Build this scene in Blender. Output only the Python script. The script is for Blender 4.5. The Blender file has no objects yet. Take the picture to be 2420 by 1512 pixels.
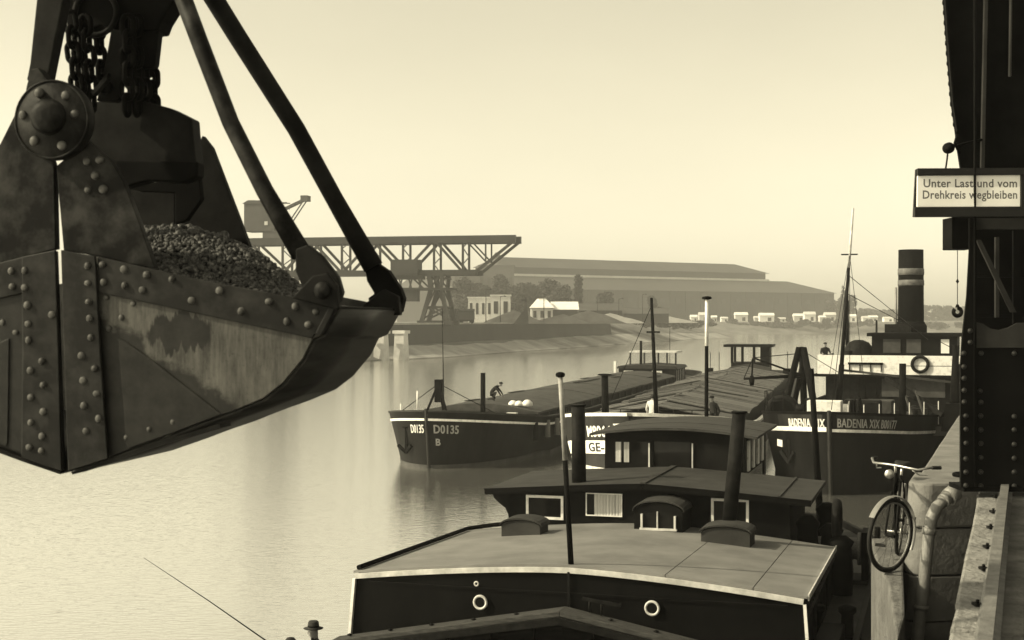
import bpy, bmesh, math, random
from mathutils import Vector, Matrix
R = math.radians
random.seed(7)
scn = bpy.context.scene
col = scn.collection

# ------------------------------------------------------------------ camera, sky, sun, exposure
CAM_H = 7.0                      # eye height above the water (m)
KPX = 3307.5                     # focal length in the 2419 px wide measuring frame
cam_d = bpy.data.cameras.new('camera')
cam_d.sensor_width = 36.0
cam_d.sensor_fit = 'HORIZONTAL'
cam_d.lens = KPX / 2419.2 * 36.0
cam_d.clip_start = 0.1
cam_d.clip_end = 6000
cam_d.dof.use_dof = True
cam_d.dof.focus_distance = 32.0
cam_d.dof.aperture_fstop = 6.3
cam = bpy.data.objects.new('camera', cam_d)
cam.location = (0, 0, CAM_H)
cam.rotation_euler = (R(90), 0, 0)
col.objects.link(cam)
scn.camera = cam

SUN_EL = R(36)
SUN_H = Vector((-0.985, -0.17)).normalized()      # horizontal direction towards the sun
world = bpy.data.worlds.new('World')
scn.world = world
world.use_nodes = True
wn, wl = world.node_tree.nodes, world.node_tree.links
wn.clear()
wo = wn.new('ShaderNodeOutputWorld')
wb = wn.new('ShaderNodeBackground')
ws = wn.new('ShaderNodeTexSky')
ws.sky_type = 'NISHITA'
ws.sun_disc = False
ws.sun_elevation = SUN_EL
ws.sun_rotation = math.atan2(SUN_H.x, SUN_H.y)
ws.altitude = 0
ws.air_density = 1.0
ws.dust_density = 1.6
ws.ozone_density = 1.0
wbw = wn.new('ShaderNodeRGBToBW')
wmx = wn.new('ShaderNodeMix')
wmx.data_type = 'RGBA'
wmx.blend_type = 'MULTIPLY'
wmx.inputs['Factor'].default_value = 1.0
wmx.inputs[7].default_value = (1.0, 0.92, 0.665, 1)
# faint uneven veil of stratus over the whole sky
wtc = wn.new('ShaderNodeTexCoord'); wmp = wn.new('ShaderNodeMapping'); wmp.inputs['Scale'].default_value = (1.0, 1.0, 2.6)
wnz = wn.new('ShaderNodeTexNoise'); wnz.inputs['Scale'].default_value = 2.3; wnz.inputs['Detail'].default_value = 6
wmr = wn.new('ShaderNodeMapRange'); wmr.inputs[1].default_value = .3; wmr.inputs[2].default_value = .7; wmr.inputs[3].default_value = .95; wmr.inputs[4].default_value = 1.05
wml = wn.new('ShaderNodeMath'); wml.operation = 'MULTIPLY'
wl.new(wtc.outputs['Generated'], wmp.inputs[0]); wl.new(wmp.outputs[0], wnz.inputs['Vector']); wl.new(wnz.outputs['Fac'], wmr.inputs[0])
wl.new(ws.outputs[0], wbw.inputs[0])
wl.new(wbw.outputs[0], wml.inputs[0]); wl.new(wmr.outputs[0], wml.inputs[1])
wl.new(wml.outputs[0], wmx.inputs[6])
wl.new(wmx.outputs[2], wb.inputs[0])
wb.inputs[1].default_value = 0.15
wl.new(wb.outputs[0], wo.inputs[0])

sun_d = bpy.data.lights.new('sun', 'SUN')
sun_d.energy = 3.0
sun_d.angle = R(0.8)
sun_d.color = (1.0, 0.90, 0.64)
sun = bpy.data.objects.new('sun', sun_d)
sv = Vector((SUN_H.x * math.cos(SUN_EL), SUN_H.y * math.cos(SUN_EL), math.sin(SUN_EL)))
sun.rotation_euler = sv.to_track_quat('Z', 'Y').to_euler()
sun.location = (-60, 10, 80)
col.objects.link(sun)

vs = scn.view_settings
vs.view_transform = 'Standard'
vs.look = 'None'
vs.exposure = 0.78
vs.gamma = 1.0
vs.use_curve_mapping = False
scn.cycles.use_denoising = True
scn.cycles.max_bounces = 6
scn.cycles.volume_bounces = 1
scn.cycles.use_adaptive_sampling = True

# ------------------------------------------------------------------ helpers
def pt(px, py, D):
    """a pixel of the measuring frame at depth D -> world point"""
    return Vector(((px - 1209.6) * D / KPX, D, CAM_H - (py - 756.0) * D / KPX))

def tag(o, label=None, cat=None, group=None, kind=None):
    if label: o['label'] = label
    if cat: o['category'] = cat
    if group: o['group'] = group
    if kind: o['kind'] = kind
    return o

def empty(name, loc, rz=0.0, label=None, cat=None, group=None):
    o = bpy.data.objects.new(name, None)
    o.location = loc
    o.rotation_euler = (0, 0, rz)
    o.empty_display_size = 0.3
    col.objects.link(o)
    return tag(o, label, cat, group)

def link_mesh(name, me, parent=None, loc=None, rot=None, scale=None):
    o = bpy.data.objects.new(name, me)
    col.objects.link(o)
    if parent: o.parent = parent
    if loc is not None: o.location = loc
    if rot is not None: o.rotation_euler = rot
    if scale is not None: o.scale = scale
    return o

class MB:
    """collects shapes into one mesh"""
    def __init__(s):
        s.v, s.f, s.sm = [], [], []
    def add(s, vs_, fs_, smooth=False):
        n = len(s.v)
        s.v += [tuple(p) for p in vs_]
        for f in fs_:
            s.f.append(tuple(i + n for i in f)); s.sm.append(smooth)
        return s
    def box(s, x0, x1, y0, y1, z0, z1):
        v = [(x0,y0,z0),(x1,y0,z0),(x1,y1,z0),(x0,y1,z0),(x0,y0,z1),(x1,y0,z1),(x1,y1,z1),(x0,y1,z1)]
        return s.add(v, [(0,3,2,1),(4,5,6,7),(0,1,5,4),(1,2,6,5),(2,3,7,6),(3,0,4,7)])
    def prism(s, a, b):
        """two matching loops joined into a solid"""
        n = len(a)
        fs = [tuple(range(n)), tuple(range(2*n-1, n-1, -1))]
        for i in range(n):
            j = (i+1) % n
            fs.append((j, i, n+i, n+j))
        return s.add(list(a)+list(b), fs)
    def bar(s, p, q, w, h=None, up=(0,0,1)):
        p, q = Vector(p), Vector(q)
        h = w if h is None else h
        d = (q-p)
        if d.length < 1e-6: return s
        d.normalize()
        u = Vector(up)
        if abs(d.dot(u)) > 0.98: u = Vector((0,1,0)) if abs(d.y) < .9 else Vector((1,0,0))
        x = d.cross(u).normalized()*w/2
        y = x.cross(d).normalized()*h/2
        a = [p-x-y, p+x-y, p+x+y, p-x+y]
        b = [t+(q-p) for t in a]
        return s.prism(a, b)
    def tube(s, pts, r, n=10, caps=True, smooth=True):
        pts = [Vector(p) for p in pts]
        m = len(pts)
        rs = r if isinstance(r, (list, tuple)) else [r]*m
        vs_, fs_ = [], []
        ref = None
        for i, p in enumerate(pts):
            if i == 0: d = pts[1]-pts[0]
            elif i == m-1: d = pts[-1]-pts[-2]
            else: d = (pts[i+1]-pts[i]).normalized()+(pts[i]-pts[i-1]).normalized()
            d.normalize()
            if ref is None:
                ref = Vector((0,0,1)) if abs(d.z) < .9 else Vector((1,0,0))
            x = d.cross(ref)
            if x.length < 1e-4: x = d.cross(Vector((0,1,0)))
            x.normalize(); y = x.cross(d).normalized(); ref = y if False else ref
            for k in range(n):
                a = 2*math.pi*k/n
                vs_.append(p + x*math.cos(a)*rs[i] + y*math.sin(a)*rs[i])
        for i in range(m-1):
            for k in range(n):
                k2 = (k+1) % n
                fs_.append((i*n+k, i*n+k2, (i+1)*n+k2, (i+1)*n+k))
        s.add(vs_, fs_, smooth)
        if caps:
            c = len(s.v)-len(vs_)
            s.f.append(tuple(c+k for k in range(n-1,-1,-1))); s.sm.append(False)
            s.f.append(tuple(c+(m-1)*n+k for k in range(n))); s.sm.append(False)
        return s
    def lathe(s, prof, n=20, center=(0,0,0), axis='Z', smooth=True):
        """prof: list of (r, h)"""
        cx, cy, cz = center
        vs_, fs_ = [], []
        for r, h in prof:
            for k in range(n):
                a = 2*math.pi*k/n
                x, y = r*math.cos(a), r*math.sin(a)
                if axis == 'Z': vs_.append((cx+x, cy+y, cz+h))
                elif axis == 'Y': vs_.append((cx+x, cy+h, cz+y))
                else: vs_.append((cx+h, cy+x, cz+y))
        m = len(prof)
        for i in range(m-1):
            for k in range(n):
                k2 = (k+1) % n
                fs_.append((i*n+k, i*n+k2, (i+1)*n+k2, (i+1)*n+k))
        s.add(vs_, fs_, smooth)
        c = len(s.v)-len(vs_)
        s.f.append(tuple(c+k for k in range(n-1,-1,-1))); s.sm.append(False)
        s.f.append(tuple(c+(m-1)*n+k for k in range(n))); s.sm.append(False)
        return s
    def torus(s, center, R_, r_, n=28, m=8, axis='Y', a0=0.0, a1=2*math.pi):
        c = Vector(center)
        full = abs(a1-a0) > 6.28
        vs_, fs_ = [], []
        cnt = n if full else n+1
        for i in range(cnt):
            a = a0+(a1-a0)*i/n
            for k in range(m):
                b = 2*math.pi*k/m
                rr = R_+r_*math.cos(b); h = r_*math.sin(b)
                x, y = rr*math.cos(a), rr*math.sin(a)
                p = (x, h, y) if axis == 'Y' else ((h, x, y) if axis == 'X' else (x, y, h))
                vs_.append(c+Vector(p))
        for i in range(n if full else n):
            i2 = (i+1) % cnt
            for k in range(m):
                k2 = (k+1) % m
                fs_.append((i*m+k, i*m+k2, i2*m+k2, i2*m+k))
        return s.add(vs_, fs_, True)
    def mesh(s, name, mat, recalc=True):
        me = bpy.data.meshes.new(name)
        me.from_pydata(s.v, [], s.f)
        if s.sm: me.polygons.foreach_set('use_smooth', s.sm)
        if recalc:
            bm = bmesh.new(); bm.from_mesh(me)
            bmesh.ops.recalc_face_normals(bm, faces=bm.faces)
            bm.to_mesh(me); bm.free()
        if mat: me.materials.append(mat)
        me.update()
        return me
    def build(s, name, mat, parent=None, bevel=0, recalc=True, **kw):
        o = link_mesh(name, s.mesh(name, mat, recalc), parent, **kw)
        if bevel:
            m = o.modifiers.new('bevel', 'BEVEL')
            m.width = bevel; m.segments = 2; m.limit_method = 'ANGLE'; m.angle_limit = R(40)
        return o

def arc_pts(cx, cy, r, a0, a1, n):
    return [(cx+r*math.cos(a0+(a1-a0)*i/n), cy+r*math.sin(a0+(a1-a0)*i/n)) for i in range(n+1)]

def lerp_table(tab, x):
    if x <= tab[0][0]: return tab[0][1]
    for (a, b), (c, d) in zip(tab, tab[1:]):
        if x <= c: return b+(d-b)*(x-a)/(c-a)
    return tab[-1][1]

# ------------------------------------------------------------------ materials
MATS = {}
def M(name, c1, c2=None, scale=3.0, rough=0.7, metal=0.0, bump=0.0, bscale=30.0, detail=6.0, stretch=None, spec=0.5, var=0.0, lo=0.35, hi=0.65, bdist=0.02):
    if name in MATS: return MATS[name]
    c2 = c1 if c2 is None else c2
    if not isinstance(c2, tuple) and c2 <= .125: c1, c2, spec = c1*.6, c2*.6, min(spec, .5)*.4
    def tint(g): return (g, g*0.985, g*0.95, 1) if not isinstance(g, tuple) else (*g, 1)
    m = bpy.data.materials.new(name)
    m.use_nodes = True
    nt = m.node_tree; n, l = nt.nodes, nt.links
    bs = n['Principled BSDF']
    bs.inputs['Roughness'].default_value = rough
    bs.inputs['Metallic'].default_value = metal
    bs.inputs['Specular IOR Level'].default_value = spec
    tc = n.new('ShaderNodeTexCoord')
    mp = n.new('ShaderNodeMapping')
    if stretch: mp.inputs['Scale'].default_value = stretch
    l.new(tc.outputs['Object'], mp.inputs['Vector'])
    nz = n.new('ShaderNodeTexNoise')
    nz.inputs['Scale'].default_value = scale
    nz.inputs['Detail'].default_value = detail
    nz.inputs['Roughness'].default_value = 0.62
    l.new(mp.outputs[0], nz.inputs['Vector'])
    rp = n.new('ShaderNodeValToRGB')
    rp.color_ramp.elements[0].position = lo
    rp.color_ramp.elements[1].position = hi
    rp.color_ramp.elements[0].color = tint(c1)
    rp.color_ramp.elements[1].color = tint(c2)
    l.new(nz.outputs['Fac'], rp.inputs[0])
    out = rp.outputs[0]
    if var:
        oi = n.new('ShaderNodeObjectInfo')
        mr = n.new('ShaderNodeMapRange')
        mr.inputs['To Min'].default_value = 1-var
        mr.inputs['To Max'].default_value = 1+var
        l.new(oi.outputs['Random'], mr.inputs['Value'])
        mx = n.new('ShaderNodeMix'); mx.data_type = 'RGBA'; mx.blend_type = 'MULTIPLY'
        mx.inputs['Factor'].default_value = 1
        l.new(out, mx.inputs[6]); l.new(mr.outputs[0], mx.inputs[7])
        out = mx.outputs[2]
    l.new(out, bs.inputs['Base Color'])
    if bump:
        b2 = n.new('ShaderNodeTexNoise')
        b2.inputs['Scale'].default_value = bscale
        b2.inputs['Detail'].default_value = 5
        l.new(mp.outputs[0], b2.inputs['Vector'])
        bp = n.new('ShaderNodeBump')
        bp.inputs['Strength'].default_value = bump
        bp.inputs['Distance'].default_value = bdist
        l.new(b2.outputs['Fac'], bp.inputs['Height'])
        l.new(bp.outputs[0], bs.inputs['Normal'])
    MATS[name] = m
    return m

m_steel   = M('dark_steel', .008, .024, 6, .62, .0, .4, 60, var=.1, bdist=.004, spec=.15)
m_blacks  = M('black_iron', .004, .010, 5, .7, .0, .4, 50, bdist=.004, spec=.1)
m_crane   = M('crane_paint', .005, .011, 3, .6, 0, .3, 40, bdist=.003, spec=.15)
m_cranelt = M('crane_plate', .04, .07, 3, .6, 0, .3, 40, bdist=.003, spec=.15)
m_rivet   = M('rivet_iron', .045, .12, 14, .5, .0, .5, 60, var=.4, bdist=.002)
m_worn    = M('worn_steel', .008, .065, 7, .55, 0, .5, 45, lo=.42, hi=.72, bdist=.004, spec=.2)
m_gravel  = M('gravel_stone', .005, .17, 42, .55, 0, .4, 150, detail=2, lo=.46, hi=.8)
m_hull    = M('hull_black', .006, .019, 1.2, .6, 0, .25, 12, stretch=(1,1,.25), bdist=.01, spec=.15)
m_hulllit = M('hull_lit', .02, .05, 1.0, .5, 0, .3, 12, stretch=(1,1,.3), bdist=.01, spec=.3)  # lighter copy of the hull black, sunlight on the bow put into colour
m_white   = M('white_paint', .55, .8, 5, .55, 0, .15, 30, lo=.3, hi=.5)
m_cream   = M('weathered_white', .38, .66, 3.5, .6, 0, .2, 30)
m_deck    = M('deck_plate', .03, .06, 2, .7, 0, .3, 20)
m_roof    = M('roof_felt', .126, .20, .9, .7, 0, .35, 70, detail=8)
m_roof2   = M('roof_felt_dark', .045, .075, 2.0, .85, 0, .35, 60, detail=8)
m_roofpl  = M('roof_boards', .05, .09, 2.5, .8, 0, .35, 40, stretch=(1,9,1))
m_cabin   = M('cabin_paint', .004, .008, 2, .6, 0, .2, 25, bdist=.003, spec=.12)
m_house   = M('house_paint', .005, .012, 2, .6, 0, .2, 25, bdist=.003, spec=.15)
m_plank   = M('hatch_plank', .04, .13, 2.5, .8, 0, .5, 25, stretch=(1,6,1), var=.35)
m_tarp    = M('hatch_canvas', .06, .11, 1.5, .85, 0, .4, 14)
m_wood    = M('weathered_wood', .05, .12, 4, .8, 0, .5, 30, stretch=(1.2,8,8))
m_conc    = M('concrete', .12, .26, 2.6, .9, 0, .8, 22, detail=9, bdist=.04)
m_stone   = M('quay_stone', .11, .19, 2.6, .9, 0, .5, 22, detail=9, bdist=.02)
m_stonedk = M('quay_wall_stone', .02, .05, 1.2, .9, 0, .7, 10, detail=8)
m_pipe    = M('grey_pipe', .15, .22, 5, .5, 0, .2, 40)
m_rail    = M('crane_rail_steel', .10, .2, 8, .45, 0, .3, 50)
m_glass   = M('dark_glass', .012, .02, 2, .08, 0, 0)
m_curtain = M('curtain_cloth', .32, .6, 2, .9, 0, .4, 8, stretch=(9,9,.15))
m_chrome  = M('bright_metal', .4, .5, 6, .3, .9)
m_mud     = M('mudguard_paint', .14, .2, 6, .35)
m_tyre    = M('tyre_rubber', .02, .03, 6, .8)
m_skin    = M('skin', .2, .26, 6, .6)
m_cloth   = M('dark_cloth', .02, .04, 8, .9)
m_shirt   = M('white_shirt', .55, .7, 8, .9)
m_hat     = M('hat_felt', .035, .055, 8, .9)
m_leaf    = M('foliage', .04, .08, .3, .8, var=.25)
m_leaf2   = M('foliage_dark', .03, .06, .3, .8, var=.25)
m_bark    = M('bark', .05, .1, 3, .9)
m_ground  = M('bank_earth', .06, .15, .12, .95, 0, .5, .8, detail=9)
m_beach   = M('bank_stone', .18, .34, .15, .95, 0, .6, 1.2, detail=9)
m_qwall   = M('far_quay_wall', .025, .045, .15, .9, 0, .3, 1)
m_pier    = M('pier_concrete', .42, .55, .6, .9, 0, .3, 3)
m_gantry  = M('gantry_steel', .025, .04, .5, .7)
m_gantry2 = M('gantry_cladding', .07, .1, .3, .7)
m_shedroof= M('shed_roof', .07, .1, .05, .9, stretch=(1,1,1))
m_shedwall= M('shed_wall', .03, .05, .08, .9)
m_shedtrim= M('shed_gutter', .5, .6, .2, .8)
m_pale    = M('pale_render', .5, .65, .2, .9)
m_hut     = M('hut_white', .7, .85, .4, .8)
m_dkwin   = M('window_dark', .03, .05, 1, .3)
m_wagon   = M('wagon_brown', .05, .08, .5, .8)
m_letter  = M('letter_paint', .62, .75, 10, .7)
m_lettersh = M('letter_shaded', .2, .28, 10, .7)  # letter paint darkened for the bows turned from the sun
m_letterd = M('letter_dark', .035, .05, 10, .7)
m_rope    = M('rope', .12, .2, 30, .9)
m_signw   = M('sign_enamel', .86, .93, 4, .35)
m_signb   = M('sign_board', .018, .026, 4, .5)

def text_mesh(body, size, extrude=0.004, bold=0.0):
    cu = bpy.data.curves.new('lettering', 'FONT')
    cu.body = body; cu.size = size; cu.extrude = extrude; cu.offset = bold; cu.space_character = 1.05
    cu.align_x = 'LEFT'; cu.align_y = 'BOTTOM_BASELINE'
    cu.resolution_u = 3
    ob = bpy.data.objects.new('lettering', cu)
    col.objects.link(ob)
    dg = bpy.context.evaluated_depsgraph_get()
    me = bpy.data.meshes.new_from_object(ob.evaluated_get(dg))
    bpy.data.objects.remove(ob)
    bpy.data.curves.remove(cu)
    return me

# ------------------------------------------------------------------ water
def water_material():
    m = bpy.data.materials.new('river_water')
    m.use_nodes = True
    n, l = m.node_tree.nodes, m.node_tree.links
    bs = n['Principled BSDF']
    bs.inputs['Base Color'].default_value = (.34, .335, .315, 1)      # silt-laden river
    bs.inputs['Roughness'].default_value = .12
    bs.inputs['IOR'].default_value = 1.5
    gl = n.new('ShaderNodeBsdfGlossy'); gl.inputs['Color'].default_value = (.96, .96, .94, 1); gl.inputs['Roughness'].default_value = .03
    ms = n.new('ShaderNodeMixShader'); ms.inputs[0].default_value = .8
    l.new(bs.outputs[0], ms.inputs[1]); l.new(gl.outputs[0], ms.inputs[2]); l.new(ms.outputs[0], n['Material Output'].inputs['Surface'])
    tc = n.new('ShaderNodeTexCoord')
    prev = None
    for sc, st, dist, str_ in (((.9, 1.9, 1), 1.1, .03, .17), ((2.6, 6.5, 1), 1.0, .016, .95), ((.10, .06, 1), 1.0, .10, .04)):
        mp = n.new('ShaderNodeMapping'); mp.inputs['Scale'].default_value = sc
        mp.inputs['Rotation'].default_value = (0, 0, .5)
        l.new(tc.outputs['Object'], mp.inputs['Vector'])
        nz = n.new('ShaderNodeTexNoise'); nz.inputs['Scale'].default_value = st; nz.inputs['Detail'].default_value = 4
        l.new(mp.outputs[0], nz.inputs['Vector'])
        b = n.new('ShaderNodeBump'); b.inputs['Strength'].default_value = str_; b.inputs['Distance'].default_value = dist
        l.new(nz.outputs['Fac'], b.inputs['Height'])
        if prev: l.new(prev.outputs[0], b.inputs['Normal'])
        prev = b
    l.new(prev.outputs[0], bs.inputs['Normal']); l.new(prev.outputs[0], gl.inputs['Normal'])
    return m
w = MB(); w.add([(-1600,-150,0),(1700,-150,0),(1700,1600,0),(-1600,1600,0)], [(0,1,2,3)])
tag(w.build('water', water_material(), recalc=False), kind='structure')

# ------------------------------------------------------------------ far banks
def shore(px, py):
    D = CAM_H*KPX/(py-756.0)
    return Vector(((px-1209.6)*D/KPX, D))

left_line = [Vector((-110, 40)), Vector((-62, 150))] + [shore(a, b) for a, b in
             ((880,852),(1040,844.5),(1200,832),(1300,825),(1400,818),(1500,811),(1620,803),(1740,797.5))]
INL = Vector((-.95, .32))
rows = [(-6,-1.2), (0,-.12), (2.5,.7), (8,2.6), (17,5.9), (60,6.1), (420,6.2)]
gm = MB(); vs_, fs_ = [], []
for i, p in enumerate(left_line):
    k = 1.0
    tip = i >= len(left_line)-1
    for off, z in rows:
        d = INL if not tip else Vector((-.6, .8))
        q = p + d*off*(1 if not tip or off < 20 else .35)
        jit = random.uniform(-.12, .12) if 0 < off < 20 else 0
        vs_.append((q.x, q.y, z + jit if not tip else z*(.55 if off > 2 else 1)))
nr = len(rows)
for i in range(len(left_line)-1):
    for j in range(nr-1):
        fs_.append((i*nr+j, (i+1)*nr+j, (i+1)*nr+j+1, i*nr+j+1))
gm.add(vs_, fs_)
g = gm.build('ground', m_ground)
tag(g, kind='structure')
# pale stone apron lying on the slope, a hand above the earth
ap = MB(); vs_, fs_ = [], []
for i, p in enumerate(left_line[:-1]):
    nseg = 6
    q = left_line[i+1]
    for t in range(nseg):
        a = p.lerp(q, t/nseg)
        wv = .55+.2*math.sin(i*1.1+t*.35)+random.uniform(-.12,.12)
        for off, z in ((-.6,-.05), (2.5,.95), (3.5+4.0*wv, 1.3+1.5*wv)):
            b = a+INL*off
            vs_.append((b.x, b.y, z+.12))
cnt = len(vs_)//3
for i in range(cnt-1):
    for j in range(2):
        fs_.append((i*3+j, (i+1)*3+j, (i+1)*3+j+1, i*3+j+1))
ap.add(vs_, fs_)
tag(ap.build('bank', m_beach), kind='structure')

far_line = [shore(1380, 790), shore(1700, 788.5), shore(2050, 787), shore(2420, 785.5), shore(3100, 786)]
fm = MB(); vs_, fs_ = [], []
for p in far_line:
    for off, z in ((-8,-1.5), (0,-.1), (10,2.4), (24,5.6), (60,6.4), (800,6.6)):
        vs_.append((p.x, p.y+off, z))
for i in range(len(far_line)-1):
    for j in range(5):
        fs_.append((i*6+j, (i+1)*6+j, (i+1)*6+j+1, i*6+j+1))
fm.add(vs_, fs_)
tag(fm.build('terrain', m_ground), kind='structure')
hz = MB(); hz.add([(-1590,780,5.3),(1690,860,5.3),(1690,1610,5.3),(-1590,1610,5.3)], [(0,1,2,3)])
tag(hz.build('land', m_ground, recalc=False), kind='structure')

# far quay wall with coping
def along(line, d):
    for a, b in zip(line, line[1:]):
        L = (b-a).length
        if d <= L: return a+(b-a)*d/L
        d -= L
    return line[-1]
wall_pts = [left_line[1]+INL*8] + [p+INL*8 for p in left_line[2:8]]
qw = empty('quay_wall', (wall_pts[0].x, wall_pts[0].y, 2), 0, 'long dark harbour wall on the opposite bank below the gantry', 'wall')
b = MB()
for a, c in zip(wall_pts, wall_pts[1:]):
    o0 = Vector((qw.location.x, qw.location.y))
    d = (c-a).normalized(); nrm = Vector((d.y, -d.x))
    A, C2 = a-o0, c-o0
    b.prism([(A.x,A.y,0),(A.x+nrm.x*.8,A.y+nrm.y*.8,0),(A.x+nrm.x*.4,A.y+nrm.y*.4,4.1),(A.x,A.y,4.1)],
            [(C2.x,C2.y,0),(C2.x+nrm.x*.8,C2.y+nrm.y*.8,0),(C2.x+nrm.x*.4,C2.y+nrm.y*.4,4.1),(C2.x,C2.y,4.1)])
b.build('wall_body', m_qwall, qw)
b = MB()
for a, c in zip(wall_pts, wall_pts[1:]):
    d = (c-a).normalized(); nrm = Vector((d.y, -d.x)); A, C2 = a-o0, c-o0
    b.prism([(A.x-nrm.x*.6,A.y-nrm.y*.6,4.104),(A.x+nrm.x*.55,A.y+nrm.y*.55,4.104),(A.x+nrm.x*.55,A.y+nrm.y*.55,4.45),(A.x-nrm.x*.6,A.y-nrm.y*.6,4.45)],
            [(C2.x-nrm.x*.6,C2.y-nrm.y*.6,4.104),(C2.x+nrm.x*.55,C2.y+nrm.y*.55,4.104),(C2.x+nrm.x*.55,C2.y+nrm.y*.55,4.45),(C2.x-nrm.x*.6,C2.y-nrm.y*.6,4.45)])
b.build('coping', m_beach, qw)

# concrete piers at the water's edge
for k, (px, lab) in enumerate(((948, 'pale concrete pier at the opposite water edge, nearest the moored barges'),
                               (901, 'pale concrete pier just right of the tip of the grab bucket'),
                               (856, 'pale concrete pier under the curved bottom of the grab'),
                               (812, 'pale concrete pier hidden furthest left behind the grab'))):
    D = 247-3*k
    c = pt(px, 756, D)
    e = empty('concrete_pier', (c.x, c.y, -.6), R(-18), lab, 'pier', 'concrete piers on the opposite bank')
    p = MB(); p.prism([(-1.05,-1.2,0),(1.05,-1.2,0),(1.05,1.2,0),(-1.05,1.2,0)], [(-.85,-1,5.2),(.85,-1,5.2),(.85,1,5.2),(-.85,1,5.2)])
    p.build('shaft', m_pier, e)
    MB().box(-1.15,1.15,-1.3,1.3,5.2,5.75).build('cap', m_pier, e)

# ------------------------------------------------------------------ gantry bridge crane
def bridge_crane():
    GD = 287.0
    c = pt(1040, 756, GD)
    ang = math.atan2(-.2, .98)
    e = empty('gantry_crane', (c.x, c.y, 5.9), ang, 'long riveted gantry bridge crane with open truss arm over the far quay', 'crane')
    s = GD/KPX
    def X(px): return (px-1040)*s/math.cos(ang)*.98
    zt, zb = 22.3-5.9+1.3, 17.2-5.9-.4
    zt, zb = 7+190*s-5.9, 7+112*s-5.9
    W2 = 5.6
    xl, xr, xtip = X(560), X(1125), X(1222)
    posts = [X(p) for p in (560, 647, 722, 797, 873, 949, 1025, 1095)]
    for side, y in ((0, 0.0), (1, W2)):
        MB().box(xl-8, xtip, y-.45, y+.45, zt-.75, zt+.75).build('top_chord', m_gantry, e)
        MB().box(xl-8, xr+.4, y-.4, y+.4, zb-.55, zb+.55).build('bottom_chord', m_gantry, e)
        for i, x in enumerate(posts):
            MB().bar((x, y, zb), (x, y, zt), .42, .42).build('post', m_gantry, e)
        for i in range(len(posts)-1):
            x0, x1 = posts[i], posts[i+1]
            if i % 2: MB().bar((x0,y,zb),(x1,y,zt),.5,.5).build('diagonal', m_gantry, e)
            else: MB().bar((x0,y,zt),(x1,y,zb),.5,.5).build('diagonal', m_gantry, e)
        MB().bar((posts[-2],y,zt),(posts[-1],y,zb),.45,.45).build('diagonal', m_gantry, e)
        MB().bar((xr,y,zb),(xtip-.5,y,zt-.5),.55,.55).build('diagonal', m_gantry, e)
        MB().bar((X(1150),y,zb+2.2),(X(1150),y,zt),.3,.3).build('post', m_gantry, e)
        MB().bar((X(1100),y,zt),(X(1150),y,zb+2.2),.3,.3).build('diagonal', m_gantry, e)
    for i, x in enumerate(posts):
        for k in range(4):
            z0 = zb+(zt-zb)*k/4; z1 = zb+(zt-zb)*(k+1)/4
            MB().bar((x,0 if k%2 else W2,z0),(x,W2 if k%2 else 0,z1),.16,.16).build('lacing', m_gantry, e)
    MB().box(xl-8, xtip-1, -.2, W2+.2, zt+.4, zt+.72).build('walkway', m_gantry, e)
    # machinery house hung in the truss
    MB().box(X(922), X(988), -1.2, 2.5, zb-.4, zb+2.7).build('machine_house', m_gantry, e)
    # tower legs and platforms
    zp = 7+74*s-5.9
    MB().box(X(905), X(1062), -1.6, W2+1.2, zp-.25, zp+.2).build('platform', m_gantry, e)
    for y in (0, W2):
        MB().bar((X(1012),y,zb),(X(1018),y,zp),.9,.9).build('leg', m_gantry, e)
        MB().bar((X(1046),y,zb),(X(1042),y,zp),.7,.7).build('leg', m_gantry, e)
        MB().bar((X(1018),y,zp),(X(992),y,0),.8,.8).build('leg', m_gantry, e)
        MB().bar((X(1042),y,zp),(X(1062),y,0),.8,.8).build('leg', m_gantry, e)
        MB().bar((X(1006),y,zp*.5),(X(1053),y,zp*.5),.4,.4).build('brace', m_gantry, e)
        MB().bar((X(1006),y,zp*.5),(X(1030),y,zp),.35,.35).build('brace', m_gantry, e)
        MB().bar((X(1053),y,zp*.5),(X(1030),y,zp),.35,.35).build('brace', m_gantry, e)
        MB().bar((X(1000),y,zp*.2),(X(1053),y,zp*.5),.35,.35).build('brace', m_gantry, e)
        MB().bar((X(1058),y,zp*.2),(X(1006),y,zp*.5),.35,.35).build('brace', m_gantry, e)
        MB().bar((X(1014),y,zp),(X(1045),y,zb),.3,.3).build('brace', m_gantry, e)
        MB().bar((X(1043),y,zp),(X(1013),y,zb),.3,.3).build('brace', m_gantry, e)
        MB().bar((X(960),y,zb),(X(1000),y,zp),.3,.3).build('brace', m_gantry, e)
        MB().box(X(985), X(1070), y-.6, y+.6, 0, 1.0).build('bogie', m_gantry, e)
    for z0, z1 in ((zp*.5, zp*.5), (zb-1.2, zb-1.2)):
        MB().bar((X(1008),0,z0),(X(1008),W2,z0),.3).build('brace', m_gantry, e)
        MB().bar((X(1050),0,z0),(X(1050),W2,z0),.3).build('brace', m_gantry, e)
    # hanging stage with lattice left of the tower
    for k in range(7):
        x = X(925+12*k)
        MB().bar((x,0,zb-.5),(x+(.7 if k%2 else -.7),0,zp+.2),.28).build('hanger', m_gantry, e)
    MB().box(X(920), X(1000), -.6, 1.2, zp+1.9, zp+2.6).build('stage', m_gantry, e)
    MB().box(X(912), X(985), -1.0, 1.6, zp-2.6, zp-.2).build('control_cabin', m_gantry, e)
    # landward support (behind the grab bucket)
    for y in (0, W2):
        MB().bar((X(610),y,zb),(X(625),y,0),1.0,1.0).build('leg', m_gantry, e)
        MB().bar((X(660),y,zb),(X(645),y,0),1.0,1.0).build('leg', m_gantry, e)
        MB().bar((X(618),y,zb*.6),(X(652),y,zb*.3),.4,.4).build('brace', m_gantry, e)
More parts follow.
